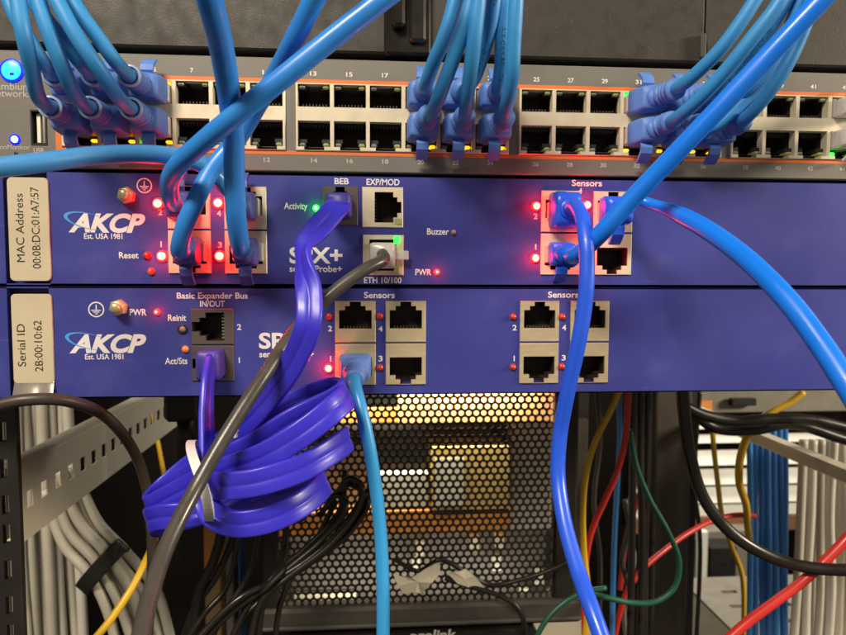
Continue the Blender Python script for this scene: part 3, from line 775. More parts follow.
# left six
patch(0, 0, 0, [(43, 62, -34), (27, 36, -38), (14, 12, -38), (6, -12, -36), (0, -40, -34)], 'first upper port at the far left of the switch', tilt=(-1, .5))
patch(0, 1, 0, [(80, 62, -33), (60, 36, -36), (44, 16, -37), (28, -8, -36), (14, -40, -34)], 'second upper port from the left of the switch', tilt=(-1, .5))
patch(0, 2, 0, [(116, 62, -34), (100, 40, -38), (83, 17, -40), (70, -4, -40), (50, -40, -38)], 'third upper port from the left, beside the number 7', tilt=(-2, .5))
patch(0, 0, 1, [(38, 96, -36), (31, 66, -45), (24, 35, -50), (18, 0, -50), (14, -40, -48)], 'lower port beside the small USB socket', tilt=(-2, 2))
patch(0, 1, 1, [(76, 96, -36), (62, 66, -45), (50, 35, -48), (38, 0, -48), (26, -40, -46)], 'second lower port from the left of the switch', tilt=(-2, 2))
patch(0, 2, 1, [(118, 97, -36), (97, 66, -45), (76, 35, -48), (58, 2, -48), (36, -40, -46)], 'third lower port from the left, tinted by red light', tilt=(-2, 2))
# middle six
patch(1, 3, 0, [(426, 84, -32), (434, 62, -40), (444, 38, -44), (453, 8, -46), (462, -40, -46)], 'left upper port of the middle cluster', tilt=(.5, .5))
patch(1, 4, 0, [(464, 92, -29), (474, 78, -33), (484, 50, -38), (491, 22, -42), (495, -8, -44), (498, -40, -44)], 'middle upper port of the middle cluster, print on it', print_on('4PR AWG', 'cable_print', 28, 2, 22), tilt=(.5, .5))
patch(1, 5, 0, [(498, 88, -30), (501, 66, -36), (502, 40, -40), (504, 10, -42), (505, -40, -44)], 'right upper port of the middle cluster', print_on('ETL VERIFIED EIA', 'cable_print', 26, 1, 30), tilt=(.5, .5))
patch(1, 3, 1, [(435, 106, -36), (446, 78, -45), (459, 42, -50), (470, 6, -52), (478, -40, -52)], 'left lower port of the middle cluster', tilt=(1, 2))
patch(1, 4, 1, [(466, 107, -36), (470, 76, -46), (474, 40, -52), (478, 4, -54), (482, -40, -54)], 'middle lower port of the middle cluster', tilt=(1, 2))
patch(1, 5, 1, [(506, 108, -36), (512, 76, -46), (514, 40, -50), (516, 4, -52), (518, -40, -52)], 'right lower port of the middle cluster', tilt=(2, 2))
# right six
patch(2, 3, 0, [(682, 85, -26), (702, 68, -34), (722, 47, -40), (742, 20, -44), (758, -5, -46), (778, -40, -48)], 'upper port 31, first of the right cluster', tilt=(5, 1))
patch(2, 4, 0, [(714, 92, -25), (734, 74, -28), (752, 52, -32), (772, 24, -36), (789, -5, -40), (806, -40, -42)], 'upper port behind the thick blue cable, print on it', print_on('PATCH CORD CAT5E', 'cable_print', 22, 1, 30), tilt=(5, 1))
patch(2, 5, 0, [(742, 92, -26), (764, 72, -30), (784, 40, -34), (797, 8, -38), (806, -40, -40)], 'third upper port, hidden behind thick cable', tilt=(5, 1))
patch(2, 3, 1, [(678, 117, -28), (700, 98, -38), (726, 70, -46), (752, 38, -52), (778, 4, -56), (800, -40, -58)], 'lower port 32, first of the right cluster', tilt=(5, 2))
patch(2, 4, 1, [(712, 128, -22), (736, 108, -24), (766, 76, -27), (790, 40, -30), (806, 4, -34), (818, -40, -36)], 'lower port 34 in shadow below the thick cable', tilt=(4, 2))
patch(2, 5, 1, [(748, 116, -28), (766, 96, -34), (784, 70, -38), (798, 42, -40), (808, 14, -42), (816, -40, -44)], 'lower port 36, last of the right cluster', tilt=(5, 2))
# two clear plugs at the right edge
for row, w in ((0, 'upper'), (1, 'lower')):
    x, z = sw(3, 3, row)
    plugged('patch_cable', 'pale blue cable with clear plug at the right edge, '+w+' one', 'patch cable', 'clear plug cables at the right edge', x, z, 1 if row == 0 else -1,
            [(x+4, -26, z+1), (x+16, -42, z+4), (x+34, -52, z+12), (x+60, -58, z+30)], 'patch', 'clear', 2.6, lens=(1, 9), bw=11.6, bh=7.6, y0=-0.8, ribs=1, riblen=3, boot_r=3.0)

# thick cables
def x_(c, r): return colsA[c], rowsA[r]
X, Z = x_(1, 1)
plugged('network_cable', 'thick blue cable hanging straight down over the switch into a red-lit port', 'network cable', 'thick blue cables', X+1.2, Z, -1,
        pxpath([(240, 245, -24), (236, 215, -33), (234.5, 180, -38), (233.5, 140, -44), (229, 95, -56), (221, 45, -72), (210, 0, -86), (200, -40, -94)]), 'blue_cable', 'purple_boot', 3.45, bw=8.5, bh=11, ribs=1, riblen=6, boot_r=4.0, y0=-0.6)
X, Z = x_(0, 0)
plugged('network_cable', 'glossy blue cable running diagonally across the bank of ports 7 to 12', 'network cable', 'thick blue cables', X-1.5, Z, 1,
        pxpath([(170, 196, -24), (170, 180, -32), (180, 163, -42), (203, 142, -50), (232, 118, -56), (280, 80, -60), (330, 40, -62), (384, -2, -64), (440, -44, -66)]), 'blue_cable', 'purple_boot', 3.2, bw=9, bh=11, ribs=1, riblen=5, boot_r=3.8, y0=-0.6)
X, Z = x_(0, 1)
plugged('network_cable', 'blue cable passing behind two others and bending down into a red-lit port', 'network cable', 'thick blue cables', X+.8, Z, -1,
        pxpath([(179, 250, -22), (184, 228, -28), (196, 200, -30), (213, 168, -28), (238, 138, -27), (258, 105, -32), (277, 72, -44), (296, 36, -58), (316, -4, -66), (336, -44, -72)]), 'blue_cable', 'purple_boot', 3.1, bw=9, bh=11, ribs=1, riblen=5, boot_r=3.8, y0=-0.6)
X, Z = x_(1, 0)
plugged('network_cable', 'dull steel blue cable entering from the left edge below the switch lights', 'network cable', 'thick blue cables', X, Z, 1,
        pxpath([(236, 198, -20), (222, 182, -24), (203, 165, -28), (178, 157, -32), (140, 154, -38), (90, 156, -46), (45, 162, -54), (0, 167, -60), (-50, 172, -64)]), 'steel_blue_cable', 'purple_boot', 3.0, bw=9.5, bh=11, ribs=1, riblen=5, boot_r=3.8, y0=-0.6)
X, Z = x_(2, 1)
plugged('network_cable', 'long bright blue cable crossing from the top right to a ribbed plug', 'network cable', 'thick blue cables', X-.8, Z, -1,
        pxpath([(574, 256, -24), (588, 246, -32), (604, 230, -38), (628, 203, -43), (676, 153, -52), (724, 103, -60), (772, 52, -67), (821, 0, -73), (860, -42, -77)]), 'vivid_cable', 'royal_cable', 3.15, lens=(1.5, 7.0), bw=9.5, bh=9.5, ribs=6, riblen=14, boot_r=4.2, y0=-0.6)
X, Z = x_(3, 0)
plugged('network_cable', 'bright blue cable arching away to the right edge below the switch', 'network cable', 'thick blue cables', X-.6, Z, -1,
        pxpath([(634, 199, -23), (648, 203, -26), (664, 208, -32), (684, 217, -42), (712, 233, -56), (750, 262, -72), (790, 303, -86), (822, 346, -96), (848, 386, -104), (880, 440, -112)]), 'vivid_cable', 'royal_cable', lambda u: 2.05+1.05*min(1, max(0, (u-0.18)/0.10)), lens=(1.5, 10.0), bw=12, bh=11.5, ribs=1, riblen=8, boot_r=3.2, y0=-0.6)
X, Z = x_(2, 0)
plugged('network_cable', 'royal blue cable dropping straight down from a port between red lights', 'network cable', 'thick blue cables', X, Z, -1,
        pxpath([(576, 206, -22), (582, 218, -30), (586, 240, -36), (587, 270, -38), (585, 302, -38), (578, 345, -36), (568, 390, -32), (560, 435, -28), (558, 475, -30), (564, 520, -38), (577, 568, -50), (592, 610, -62), (606, 650, -70)]), 'royal_cable', 'royal_cable', 2.75, lens=(1.0, 11.0), bw=11.2, bh=14.5, ribs=1, riblen=4.5, boot_r=4.0, y0=-0.6, tab=False)
X, Z = colsB[0], rowsB[1]
plugged('network_cable', 'light sky blue cable hanging from the lower unit with a ribbed grey-blue boot', 'network cable', None, X, Z, -1,
        pxpath([(355, 385, -20), (361, 408, -26), (369, 445, -29), (376, 490, -29), (381, 540, -30), (383, 590, -33), (383, 645, -36)]), 'sky_cable', 'patch_boot', 2.4, lens=(0.5, 6.0), bw=12.6, bh=9.0, ribs=4, riblen=13, boot_r=5.2, y0=-0.6, tab=False, tilt=(0, -3))
t = plugged('network_cable', 'dull grey cable with clear plug sweeping down to the lower left', 'network cable', None, 3.2, 12.3, 1,
        pxpath([(383, 260, -18), (366, 269, -23), (335, 291, -27), (298, 327, -32), (262, 379, -46), (228, 432, -56), (195, 490, -65), (166, 548, -78), (149, 600, -92), (139, 645, -104)]), 'grey_cable', 'clear', 2.35, lens=(-1, 8.0), bw=10.5, bh=10.5, ribs=1, riblen=3.5, boot_r=3.9, y0=-0.6, tab=False)
mb = MB(); mb.box(7.5, 13.5, -4.2, -2.9, 10.6, 14.2, 'clear', c=0.3); part(mb, 'latch_tab', t)

# violet flat cable: from the lower unit through a tied hank up to the upper unit
def H(r, u, f=0.0): v = RGT*r+UPV*u+FWD*f; return tuple(v)
K = [(212, 362, -10, H(0, 0, 1)), (208, 380, -17, H(0, 0, 1)), (206.5, 415, -24, H(.1, 0, 1)), (207, 455, -32, H(.1, 0, 1)), (206.5, 490, -40, H(.3, .15, 1)), (212, 512, -48, H(.3, .8, .5)),
     (230, 523, -52, H(-.1, 1, 0)), (262, 521, -53, H(-.2, 1, 0)), (295, 508, -49, H(-.35, 1, 0)), (317, 492, -40, H(-.4, 1, 0)), (325, 481, -29, H(-.4, 1, 0)), (313, 482, -20, H(-.4, 1, 0)),
     (270, 494, -15, H(-.3, 1, 0)), (225, 507, -15, H(-.3, 1, 0)), (185, 518, -17, H(-.3, 1, 0)), (158, 525, -23, H(-.3, 1, 0)), (149, 521, -31, H(-.3, 1, 0)), (160, 517, -39, H(-.3, 1, 0)),
     (185, 515, -40, H(-.2, 1, 0)), (212, 510, -34, H(-.1, 1, 0)), (240, 495, -27, H(-.3, 1, 0)), (290, 474, -20, H(-.3, 1, 0)), (333, 452, -22, H(-.3, 1, 0)), (348, 439, -32, H(-.3, 1, 0)),
     (335, 449, -45, H(-.3, 1, 0)), (302, 468, -54, H(-.3, 1, 0)), (258, 482, -58, H(-.2, 1, 0)), (226, 486, -55, H(-.05, 1, 0)), (213, 484, -44, H(0, 1, 0)), (222, 479, -34, H(-.3, 1, 0)),
     (262, 458, -28, H(-.5, 1, 0)), (308, 425, -26, H(-.6, 1, 0)), (341, 400, -30, H(-.6, 1, 0)), (348, 396, -39, H(-.6, 1, 0)), (336, 407, -48, H(-.6, 1, 0)), (300, 435, -53, H(-.5, 1, 0)),
     (262, 457, -52, H(-.4, 1, 0)), (226, 470, -46, H(-.4, 1, 0)), (196, 483, -36, H(-.4, 1, 0)), (166, 499, -33, H(-.5, 1, 0)), (150, 507, -28, H(-.5, 1, 0)), (158, 495, -19, H(-.5, 1, 0)),
     (186, 470, -15, H(-.6, 1, 0)), (214, 450, -17, H(-.6, 1, 0)),
     (252, 424, -22, H(-.5, 1, .2)), (302, 399, -25, H(-.5, 1, .2)), (334, 389, -28, H(-.5, 1, 0)), (345, 392, -34, H(-.4, 1, 0)), (334, 401, -40, H(-.4, 1, -.2)), (296, 419, -45, H(-.5, 1, -.3)), (254, 446, -43, H(-.5, 1, -.2)), (222, 461, -36, H(-.6, 1, 0)),
     (196, 472, -28, H(-.6, 1, 0)), (172, 488, -25, H(-.7, 1, 0)), (161, 494, -19, H(-.6, 1, 0)), (176, 478, -12, H(-.6, 1, 0)), (216, 448, -12, H(-.7, 1, 0)), (240, 428, -24, H(-.8, .8, .1)), (268, 398, -33, H(-.9, .6, .2)), (294, 360, -42, H(-1, .4, .2)), (308, 325, -46, H(-1, .1, .1)), (309, 292, -42, H(-1, 0, .1)),
     (304, 268, -37, H(-.75, .1, .8)), (304, 250, -33, H(-.45, .4, .9)), (310, 238, -29, H(-.55, .6, .5)), (322, 224, -24, H(-.65, .75, .1)), (336, 208, -17, H(-.8, .5, 0)), (340, 203, -11, H(-1, .1, 0))]
pts = [tuple(at(a, b, y))+h for a, b, y, h in K]
t = thing('flat_cable', (-60, -8, -31), 'violet flat cable coiled into a tied hank between the two blue units', 'flat cable')
mb = MB(); ribbon(mb, pts, 8.8, 2.3, 'violet_cable'); part(mb, 'jacket', t)
def small_plug(c, w, h, y0, y1, hood):
    mb = MB(); R = [sect(c[0], y0, c[2], w*.98, h*.98, e=7), sect(c[0], y0-1, c[2], w, h, e=7), sect(c[0], y1+1.5, c[2], w, h, e=7), sect(c[0], y1, c[2], w*.85, h*.85, e=5)]
    mb.rings(R, 'violet_plug')
    mb.box(c[0]-w*.28, c[0]+w*.28, y1+1, y0+2, c[2]+hood*(h*.5), c[2]+hood*(h*.5+1.2), 'violet_plug', c=.2) if hood else None
    part(mb, 'plug', t, c)
small_plug((-13.4, -1, 31.2), 9.4, 9.0, 4, -13, 0)
small_plug((-63.4, -1, -30.3), 9.0, 11.5, 4, -11, 0)

# white wire tie round the hank
t = thing('cable_tie', tuple(at(205, 470, -30)), 'white plastic tie looped round the violet hank beside the grey cable', 'cable tie')
mb = MB(); L = []
c0 = Vector(at(208, 479, -35)); ax = (RGT*-0.25+UPV*1.0).normalized()
for k in range(25):
    a = 2*math.pi*k/24
    p = c0+ax*(12.5*math.sin(a))+FWD*(24*math.cos(a))+RGT*(-7.5*math.cos(a))+RGT*(-3*abs(math.sin(a))**2)
    L.append(tuple(p)+tuple(RGT))
sp = smooth_path(L, 1.5); V, T, N = frames(sp); R = []
for i in range(len(V)):
    h = RGT-T[i]*RGT.dot(T[i]); h.normalize(); nn = T[i].cross(h)
    R.append([V[i]+h*u*1.5+nn*q*0.5 for u, q in ((-1, -1), (1, -1), (1, 1), (-1, 1))])
mb.rings(R, 'white_tie', False, False); part(mb, 'strap', t)
mb = MB(); p = at(231, 434, -36); mb.box(p.x-2.4, p.x+2.4, p.y-1.8, p.y+1.8, p.z-1.4, p.z+1.4, 'white_tie', c=.5); part(mb, 'tie_head', t)

# ------------------------------------------------------------------ behind: perforated power supply
GY = 160.0
gx0, gx1 = at(262, 500, GY).x, at(577, 500, GY).x
gz1, gz0 = at(430, 372, GY).z, at(430, 624, GY).z
PS = thing('power_supply', ((gx0+gx1)/2, GY, gz0), 'black power supply behind a honeycomb grille showing orange and yellow inside', 'power supply')
pit = 5.0; rowp = pit*0.866
hx0, hx1 = at(278, 500, GY).x, at(549.5, 500, GY).x
hz0, hz1 = at(430, 602, GY).z, at(430, 380, GY).z
mb = MB()
nrow = int((hz1-hz0)/rowp); ncol = int((hx1-hx0)/pit)
HR = 1.80
for j in range(nrow):
    for i in range(ncol):
        cx = hx0+pit*(i+0.5+(0.5 if j % 2 else 0)); cz = hz0+rowp*(j+0.5)
        v = []; f = []; n = 12
        for k in range(n):
            a = math.pi/6+2*math.pi*k/n
            # hexagon outline with points at its corners and edge middles
            hr = pit/2/math.cos(math.radians(((math.degrees(a)) % 60)-(0 if False else 0)) if ((math.degrees(a)) % 60) <= 30 else math.radians(60-((math.degrees(a)) % 60)))
            v += [(cx+hr*math.cos(a), GY, cz+hr*math.sin(a)), (cx+HR*math.cos(a), GY, cz+HR*math.sin(a)), (cx+HR*math.cos(a), GY+0.5, cz+HR*math.sin(a))]
        for k in range(n):
            q = (k+1) % n; f += [(3*k, 3*q, 3*q+1, 3*k+1), (3*k+1, 3*q+1, 3*q+2, 3*k+2)]
        mb.add(v, f, 'black_metal')
hx1r = hx0+pit*ncol; hz1r = hz0+rowp*nrow
part(mb, 'grille', PS)
mb = MB()
mb.box(gx0, hx0+0.3, GY-2, GY+6, gz0, gz1, 'black_metal', c=1.0); mb.box(hx1r+2.8, gx1, GY-2, GY+6, gz0+4, gz1, 'black_metal', c=2.0)
mb.box(hx0+.3, hx1r+2.8, GY-2, GY+6, hz1r-.6, gz1, 'black_metal', c=.8)
mb.box(gx0-2, gx1+3, GY-6, GY+8, gz0, hz0+0.6, 'dark_grey', c=2.0)
mb.box(gx0-1, gx1+2, GY-8.5, GY-5, gz0+2.5, gz0+5.5, 'dark_grey', c=1.0)
part(mb, 'frame', PS)
mb = MB()   # open-topped case
mb.box(gx0+1, gx0+3, GY+6.5, GY+180, gz0, gz1, 'inner_grey'); mb.box(gx1-3, gx1-1, GY+6.5, GY+180, gz0, gz1, 'inner_grey')
mb.box(gx0+3.1, gx1-3.1, GY+6.5, GY+180, gz0, gz0+2, 'inner_grey'); mb.box(gx0+3.1, gx1-3.1, GY+176, GY+180, gz0+2.1, gz1, 'inner_dark')
mb.box(gx0+1, gx1-1, GY+6.5, GY+180, gz1+.3, gz1+2, 'inner_dark')
part(mb, 'case', PS)
def inner(name, px0, py0, px1, py1, Y, d, m, extra=None):
    a = at(px0, py0, Y); b = at(px1, py1, Y); mb = MB(); mb.box(a.x, b.x, Y, Y+d, b.z, a.z, m, c=0.15)
    if extra: extra(mb, a, b, Y)
    part(mb, name, PS, (a.x, Y, b.z))
inner('copper_bar', 398, 384, 560, 422, 178, 12, 'pale_orange')
inner('copper_bar', 280, 412, 398, 422, 178, 12, 'warm_orange')
inner('copper_bar', 276, 514, 510, 531, 176, 14, 'warm_orange')
inner('transformer', 432, 449, 509, 513.5, 176, 40, 'trafo_yellow', lambda mb, a, b, Y: mb.box(a.x+2, a.x+22, Y-.6, Y+.5, b.z+6, a.z-6.5, 'trafo_white'))
inner('capacitor', 378, 475, 428, 507, 178, 30, 'trafo_white')
inner('circuit_board', 280, 424, 506, 448, 205, 4, 'inner_dark'); inner('circuit_board', 290, 535, 545, 600, 196, 4, 'inner_mid'); inner('heat_sink', 512, 424, 552, 530, 195, 20, 'inner_grey')
inner('heat_sink', 290, 450, 376, 512, 195, 20, 'inner_grey')
for a in ((475, 540), (500, 538), (420, 545), (416, 560), (540, 575), (525, 592), (497, 560)):
    inner('capacitor', a[0]-4, a[1]-3, a[0]+4, a[1]+11, 186, 6, 'trafo_white')
inner('terminal_strip', 294, 594, 356, 603, 192, 3, 'trafo_white')
for zz, dz, e in ((gz1-2, -60, 0.42), (gz0+5, 60, 0.055)):  # unseen fill lights added inside the case to brighten its contents
    ld = bpy.data.lights.new('case_fill_light', 'AREA'); ld.shape = 'RECTANGLE'; ld.size = 0.15; ld.size_y = 0.004; ld.energy = e; ld.color = (1, .88, .70)
    lo = bpy.data.objects.new('case_fill_light', ld); COL.objects.link(lo); lo.location = Vector((at(420, 500, GY+9).x, GY+9, zz))*MM
    lo.rotation_euler = (Vector((0, 40, dz))).to_track_quat('-Z', 'Y').to_euler()

# box below with lettering cut by the frame
a = at(288, 620, 150); b = at(536, 700, 150); a.z = gz0-0.5
UPS = thing('battery_unit', ((a.x+b.x)/2, 150, b.z), 'black battery box with grey prolink lettering under the grille', 'battery box')
mb = MB(); mb.box(a.x, b.x, 150, 300, b.z, a.z, 'black_gloss', c=1.5); part(mb, 'case', UPS)
mb = MB(); p0 = at(409, 641, 149.8); p1 = at(456, 641, 149.8); mb.text('prolink', p0.x, p1.x, p0.z, 7.0, 149.8, 'ink_grey', 0.03, 0.15); part(mb, 'printed_lettering', UPS)

# ------------------------------------------------------------------ rack metalwork
# perforated post at the left edge
t = thing('rack_post', tuple(at(8, 640, 24)), 'black perforated rack post at the left edge', 'rack post', None)
x0, x1 = at(-45, 520, 24).x, at(19.5, 520, 24).x
holes = []; zc = at(6, 432, 24).z
hxa, hxb = at(2.0, 520, 24).x, at(9.6, 520, 24).x
zz = zc; steps = [15.9, 15.9, 12.7]; k = 0
while zz > -190:
    holes.append((hxa, hxb, zz-4.2, zz+4.2)); zz -= steps[k % 3]; k += 1
mb = MB(); mb.plate(x0, x1, -230, -42, holes, 24, 27, 'black_metal', edge=0.4, rim=3)
part(mb, 'upright', t)
# depth rails
def rail(label, pxn, pyt, pyb, Yn, Yf, slots, right=False):
    a = at(pxn, pyt, Yn); b = at(pxn, pyb, Yn)
    t = thing('side_rail', (a.x, Yn, b.z), label, 'rack rail', 'beige side rails of the rack')
    mb = MB(); M = Matrix(((0, -1 if not right else 1, 0, a.x), (1, 0, 0, 0), (0, 0, 1, 0), (0, 0, 0, 1)))
    hs = []
    y = Yn+6
    while y < Yf-10:
        hs.append((y, y+7.0, (a.z+b.z)/2-3.5, (a.z+b.z)/2+5.0)); y += 15
    # sheet in the YZ plane facing the camera side
    mb.plate(Yn, Yf, b.z, a.z, hs if slots else [], 0, 0.8, 'beige_paint', edge=0.2, rim=2, M=M)
    s = -1 if not right else 1
    mb.box(min(a.x+s*0.1, a.x+s*10), max(a.x+s*0.1, a.x+s*10), Yn, Yf, a.z, a.z+1.5, 'beige_paint'); mb.box(min(a.x+s*2.1, a.x+s*10), max(a.x+s*2.1, a.x+s*10), Yn, Yf, b.z-1.5, b.z, 'beige_paint')
    part(mb, 'channel', t)
rail('beige slotted rail running back along the left side', 18, 468, 545, 62, 330, True)
rail('beige rail running back along the right side above pale cables', 862, 479, 490, 130, 420, False, True)

def loose(label, L, r, m, cat='cable', name='cable', group=None, n=12, step=2.0):
    P = pxpath(L); t = thing(name, P[-1], label, cat, group)
    mb = MB(); tube(mb, P, r, m, n, step); part(mb, 'jacket', t); return t
def bundle(label, group, xs_top, xs_bot, y_top, y_bot, Y, r, m, jit=1.5, cat='cable', mid=0.0):
    for k, (a, b) in enumerate(zip(xs_top, xs_bot)):
        d = (k % 3)*r*1.7
        L = [(a+random.uniform(-jit, jit), y_top, Y+d), (a*.67+b*.33+random.uniform(-jit, jit)+mid, y_top*.67+y_bot*.33, Y+d+random.uniform(-2, 2)), (a*.33+b*.67+random.uniform(-jit, jit)+mid, y_top*.33+y_bot*.67, Y+d+random.uniform(-2, 2)), (b+random.uniform(-jit, jit), y_bot, Y+d)]
        P = pxpath(L); o = MB(); tube(o, P, r*random.uniform(.93, 1.05), m+('_b' if m+'_b' in MATS and k % 2 else ''), 10, 4.0)
        tag(o.build('cable', None, P[-1]), label, cat, group)
# pale bundles left
bundle('pale beige cable in the vertical bundle behind the left rail', 'beige cables at the left', [-14, -4, 6, 14, 22, 31, 40, 49, 58, 66], [-6, 6, 17, 28, 36, 46, 55, 64, 76, 86], 372, 660, 168, 3.3, 'beige_cable', 1.5)
L0 = [[(60, 470, 150), (78, 520, 150), (102, 548, 148), (128, 585, 145), (150, 640, 140)], [(52, 480, 152), (70, 532, 152), (95, 560, 150), (118, 600, 146), (134, 645, 142)], [(66, 470, 156), (88, 528, 156), (118, 562, 154), (146, 600, 150), (160, 645, 146)],
      [(44, 490, 154), (64, 545, 152), (90, 575, 148), (108, 612, 146), (118, 650, 144)], [(74, 470, 160), (98, 522, 160), (126, 552, 158), (156, 590, 154), (172, 645, 150)], [(56, 480, 160), (80, 540, 158), (106, 572, 156), (132, 612, 152), (146, 650, 148)]]
for L in L0:
    P = pxpath(L); o = MB(); tube(o, P, 3.2, 'beige_cable', 10, 3); tag(o.build('cable', None, P[-1]), 'pale beige cable slanting down to the right under the black strap', 'cable', 'slanting beige cables at the left')
t = thing('cable_strap', tuple(at(100, 570, 146)), 'black fabric strap wrapped round the slanting beige cables', 'strap')
mb = MB(); c = Vector(at(103, 567, 150)); a1 = (RGT*.66+UPV*.75); wd = RGT*.75-UPV*.66
ribbon(mb, [tuple(c+a1*(19*math.cos(q))-FWD*(9*math.sin(q)))+tuple(wd) for q in [2*math.pi*k/16 for k in range(17)]], 10, 1.2, 'black_plastic'); part(mb, 'band', t)
# right bundles
bundle('blue cable in the vertical bundle behind the right of the rack', 'blue bundle cables', [750, 756, 762, 768, 774, 780], [749, 756, 763, 769, 776, 783], 424, 660, 285, 2.7, 'bundle_blue', 1.0)
bundle('blue cable in the vertical bundle behind the right of the rack', 'blue bundle cables', [753, 765, 777, 784], [752, 765, 776, 786], 424, 660, 296, 2.7, 'bundle_blue', 1.0)
bundle('pale beige cable in the bundle at the right edge', 'beige cables at the right', [802, 812, 822, 833, 844, 853, 862], [794, 806, 818, 828, 838, 847, 856], 440, 660, 235, 3.3, 'beige_cable', 2.0)
bundle('pale beige cable in the bundle at the right edge', 'beige cables at the right', [807, 818, 829, 840, 850], [800, 812, 824, 834, 843], 440, 660, 262, 3.3, 'beige_cable', 2.5)

# single loose cables
loose('black cable curving from the left edge over the serial tag and down', [(-30, 418, -22), (0, 405, -21), (30, 399.5, -20), (62, 400, -16), (95, 410, -6), (120, 431, 12), (138, 460, 26), (147, 490, 32), (151, 525, 34), (152, 560, 38), (150, 600, 44), (148, 650, 50)], lambda u: 2.25, 'dull_black_cable')
loose('thick black cable swinging from under the units to the right edge', [(681, 370, 70), (684, 410, 70), (690, 455, 70), (703, 497, 70), (728, 530, 70), (762, 553, 68), (800, 566, 64), (846, 570, 58), (890, 566, 54)], 3.3, 'black_cable')
loose('black cable running level under the right of the lower unit', [(684, 406, 180), (700, 414, 180), (735, 421, 180), (775, 419, 178), (810, 420, 176), (846, 428, 174), (890, 440, 172)], 4.2, 'black_cable')
loose('second black cable sagging below the level one at the right', [(690, 410, 200), (715, 428, 200), (755, 430, 196), (790, 424, 194), (846, 440, 190), (890, 450, 190)], 4.0, 'black_cable')
loose('yellow cable curving out beside the blue bundle', [(803, 392, 200), (790, 402, 200), (768, 414, 200), (750, 432, 202), (741, 455, 205), (739, 480, 215), (746, 505, 240), (748, 530, 270), (752, 550, 300)], 2.9, 'yellow_cable')
loose('thin yellow cable hanging in front of the white louvres', [(712, 420, 330), (714, 450, 330), (718, 485, 330), (722, 515, 330), (731, 545, 330), (742, 575, 330), (744, 640, 330)], 2.4, 'yellow_cable')
loose('yellow cable hanging beside the royal blue one', [(622, 385, 110), (610, 412, 110), (596, 440, 110), (587, 470, 110), (583, 505, 112), (584, 550, 116), (588, 595, 118), (584, 650, 120)], 1.9, 'yellow_cable')
loose('yellow cable passing behind the violet hank at the left', [(152, 405, 360), (155, 428, 350), (159, 448, 330), (164, 478, 270), (163, 505, 190), (157, 532, 120), (148, 556, 84), (132, 588, 70), (112, 618, 62), (90, 645, 56)], 1.9, 'yellow_cable')
loose('bright red cable slanting up to the right edge', [(722, 645, 60), (748, 622, 62), (775, 602, 64), (802, 582, 66), (826, 560, 66), (850, 535, 66), (880, 500, 66)], 2.7, 'red_cable')
loose('red cable arching behind the thick black cable', [(755, 516, 260), (738, 515, 255), (715, 520, 245), (690, 532, 230), (662, 552, 215), (640, 572, 205), (627, 592, 200), (618, 620, 200), (612, 650, 200)], 2.2, 'red_cable')
loose('red cable dropping beside the yellow one', [(629, 380, 120), (628, 405, 120), (625, 440, 120), (616, 475, 120), (604, 502, 120), (592, 530, 122), (586, 560, 124), (584, 600, 126), (585, 650, 126)], 1.9, 'red_cable')
loose('thin red cable hanging down past the brown rear post', [(652, 380, 300), (650, 420, 300), (646, 470, 300), (636, 505, 300), (626, 540, 300), (620, 590, 300)], 2.4, 'red_cable')
loose('dark green cable looping round in a teardrop', [(630, 430, 150), (636, 465, 150), (650, 500, 150), (668, 532, 150), (679, 562, 150), (674, 588, 150), (655, 602, 150), (632, 603, 150), (608, 598, 150), (590, 594, 152)], 1.9, 'green_cable')
loose('dark green cable curving below the grille corner', [(606, 588, 140), (585, 592, 138), (565, 602, 136), (548, 618, 134), (532, 645, 132)], 1.7, 'green_cable')
loose('blue cable hanging behind the red and green ones', [(618, 385, 190), (620, 430, 190), (617, 490, 190), (614, 550, 190), (612, 650, 190)], 2.0, 'bundle_blue')
for k, (a, b, Y) in enumerate(((634, 630, 170), (641, 640, 175), (648, 643, 182), (655, 650, 240))):
    loose('black cable hanging beside the brown rear post', [(a, 380, Y), (a-1, 450, Y), (b+2, 530, Y), (b, 650, Y)], 2.6, 'black_cable', group='black cables by the brown post')
loose('grey cord twisting down behind the red cables', [(625, 500, 215), (629, 530, 215), (622, 560, 215), (628, 590, 215), (618, 620, 212), (614, 650, 212)], 2.2, 'grey_cable')
for L, m, lb in (([(596, 380, 215), (600, 440, 215), (594, 500, 215), (600, 560, 215), (598, 650, 215)], 'dull_black_cable', 'dull black cable hanging between the yellow and red cables'), ([(640, 470, 262), (628, 510, 258), (634, 560, 255), (624, 610, 255), (628, 650, 255)], 'grey_metal', 'grey wire hanging crookedly in front of the dark posts'), ([(700, 392, 300), (697, 430, 298), (694, 480, 296), (700, 540, 296), (696, 650, 296)], 'black_cable', 'black cable hanging at the left edge of the louvres')):
    loose(lb, L, 1.9, m)
# hank of thin black cords
cords = [[(372, 470, 118), (366, 500, 116), (340, 535, 110), (300, 570, 104), (260, 592, 96), (225, 618, 90), (196, 650, 84)], [(366, 492, 112), (348, 520, 108), (318, 552, 104), (276, 580, 98), (240, 598, 90), (206, 630, 84), (190, 650, 80)],
         [(320, 515, 118), (338, 492, 114), (350, 478, 112), (362, 486, 110), (356, 512, 106), (330, 545, 102), (290, 576, 98), (262, 600, 94), (248, 650, 90)], [(330, 500, 122), (348, 484, 120), (368, 500, 114), (352, 530, 110), (312, 562, 106), (268, 590, 100), (230, 610, 94), (204, 650, 90)],
         [(300, 520, 116), (318, 502, 114), (340, 496, 112), (346, 508, 108), (322, 540, 106), (282, 574, 100), (250, 604, 96), (226, 650, 92)], [(345, 470, 124), (340, 510, 122), (306, 548, 116), (272, 578, 112), (262, 610, 108), (258, 650, 106)]]
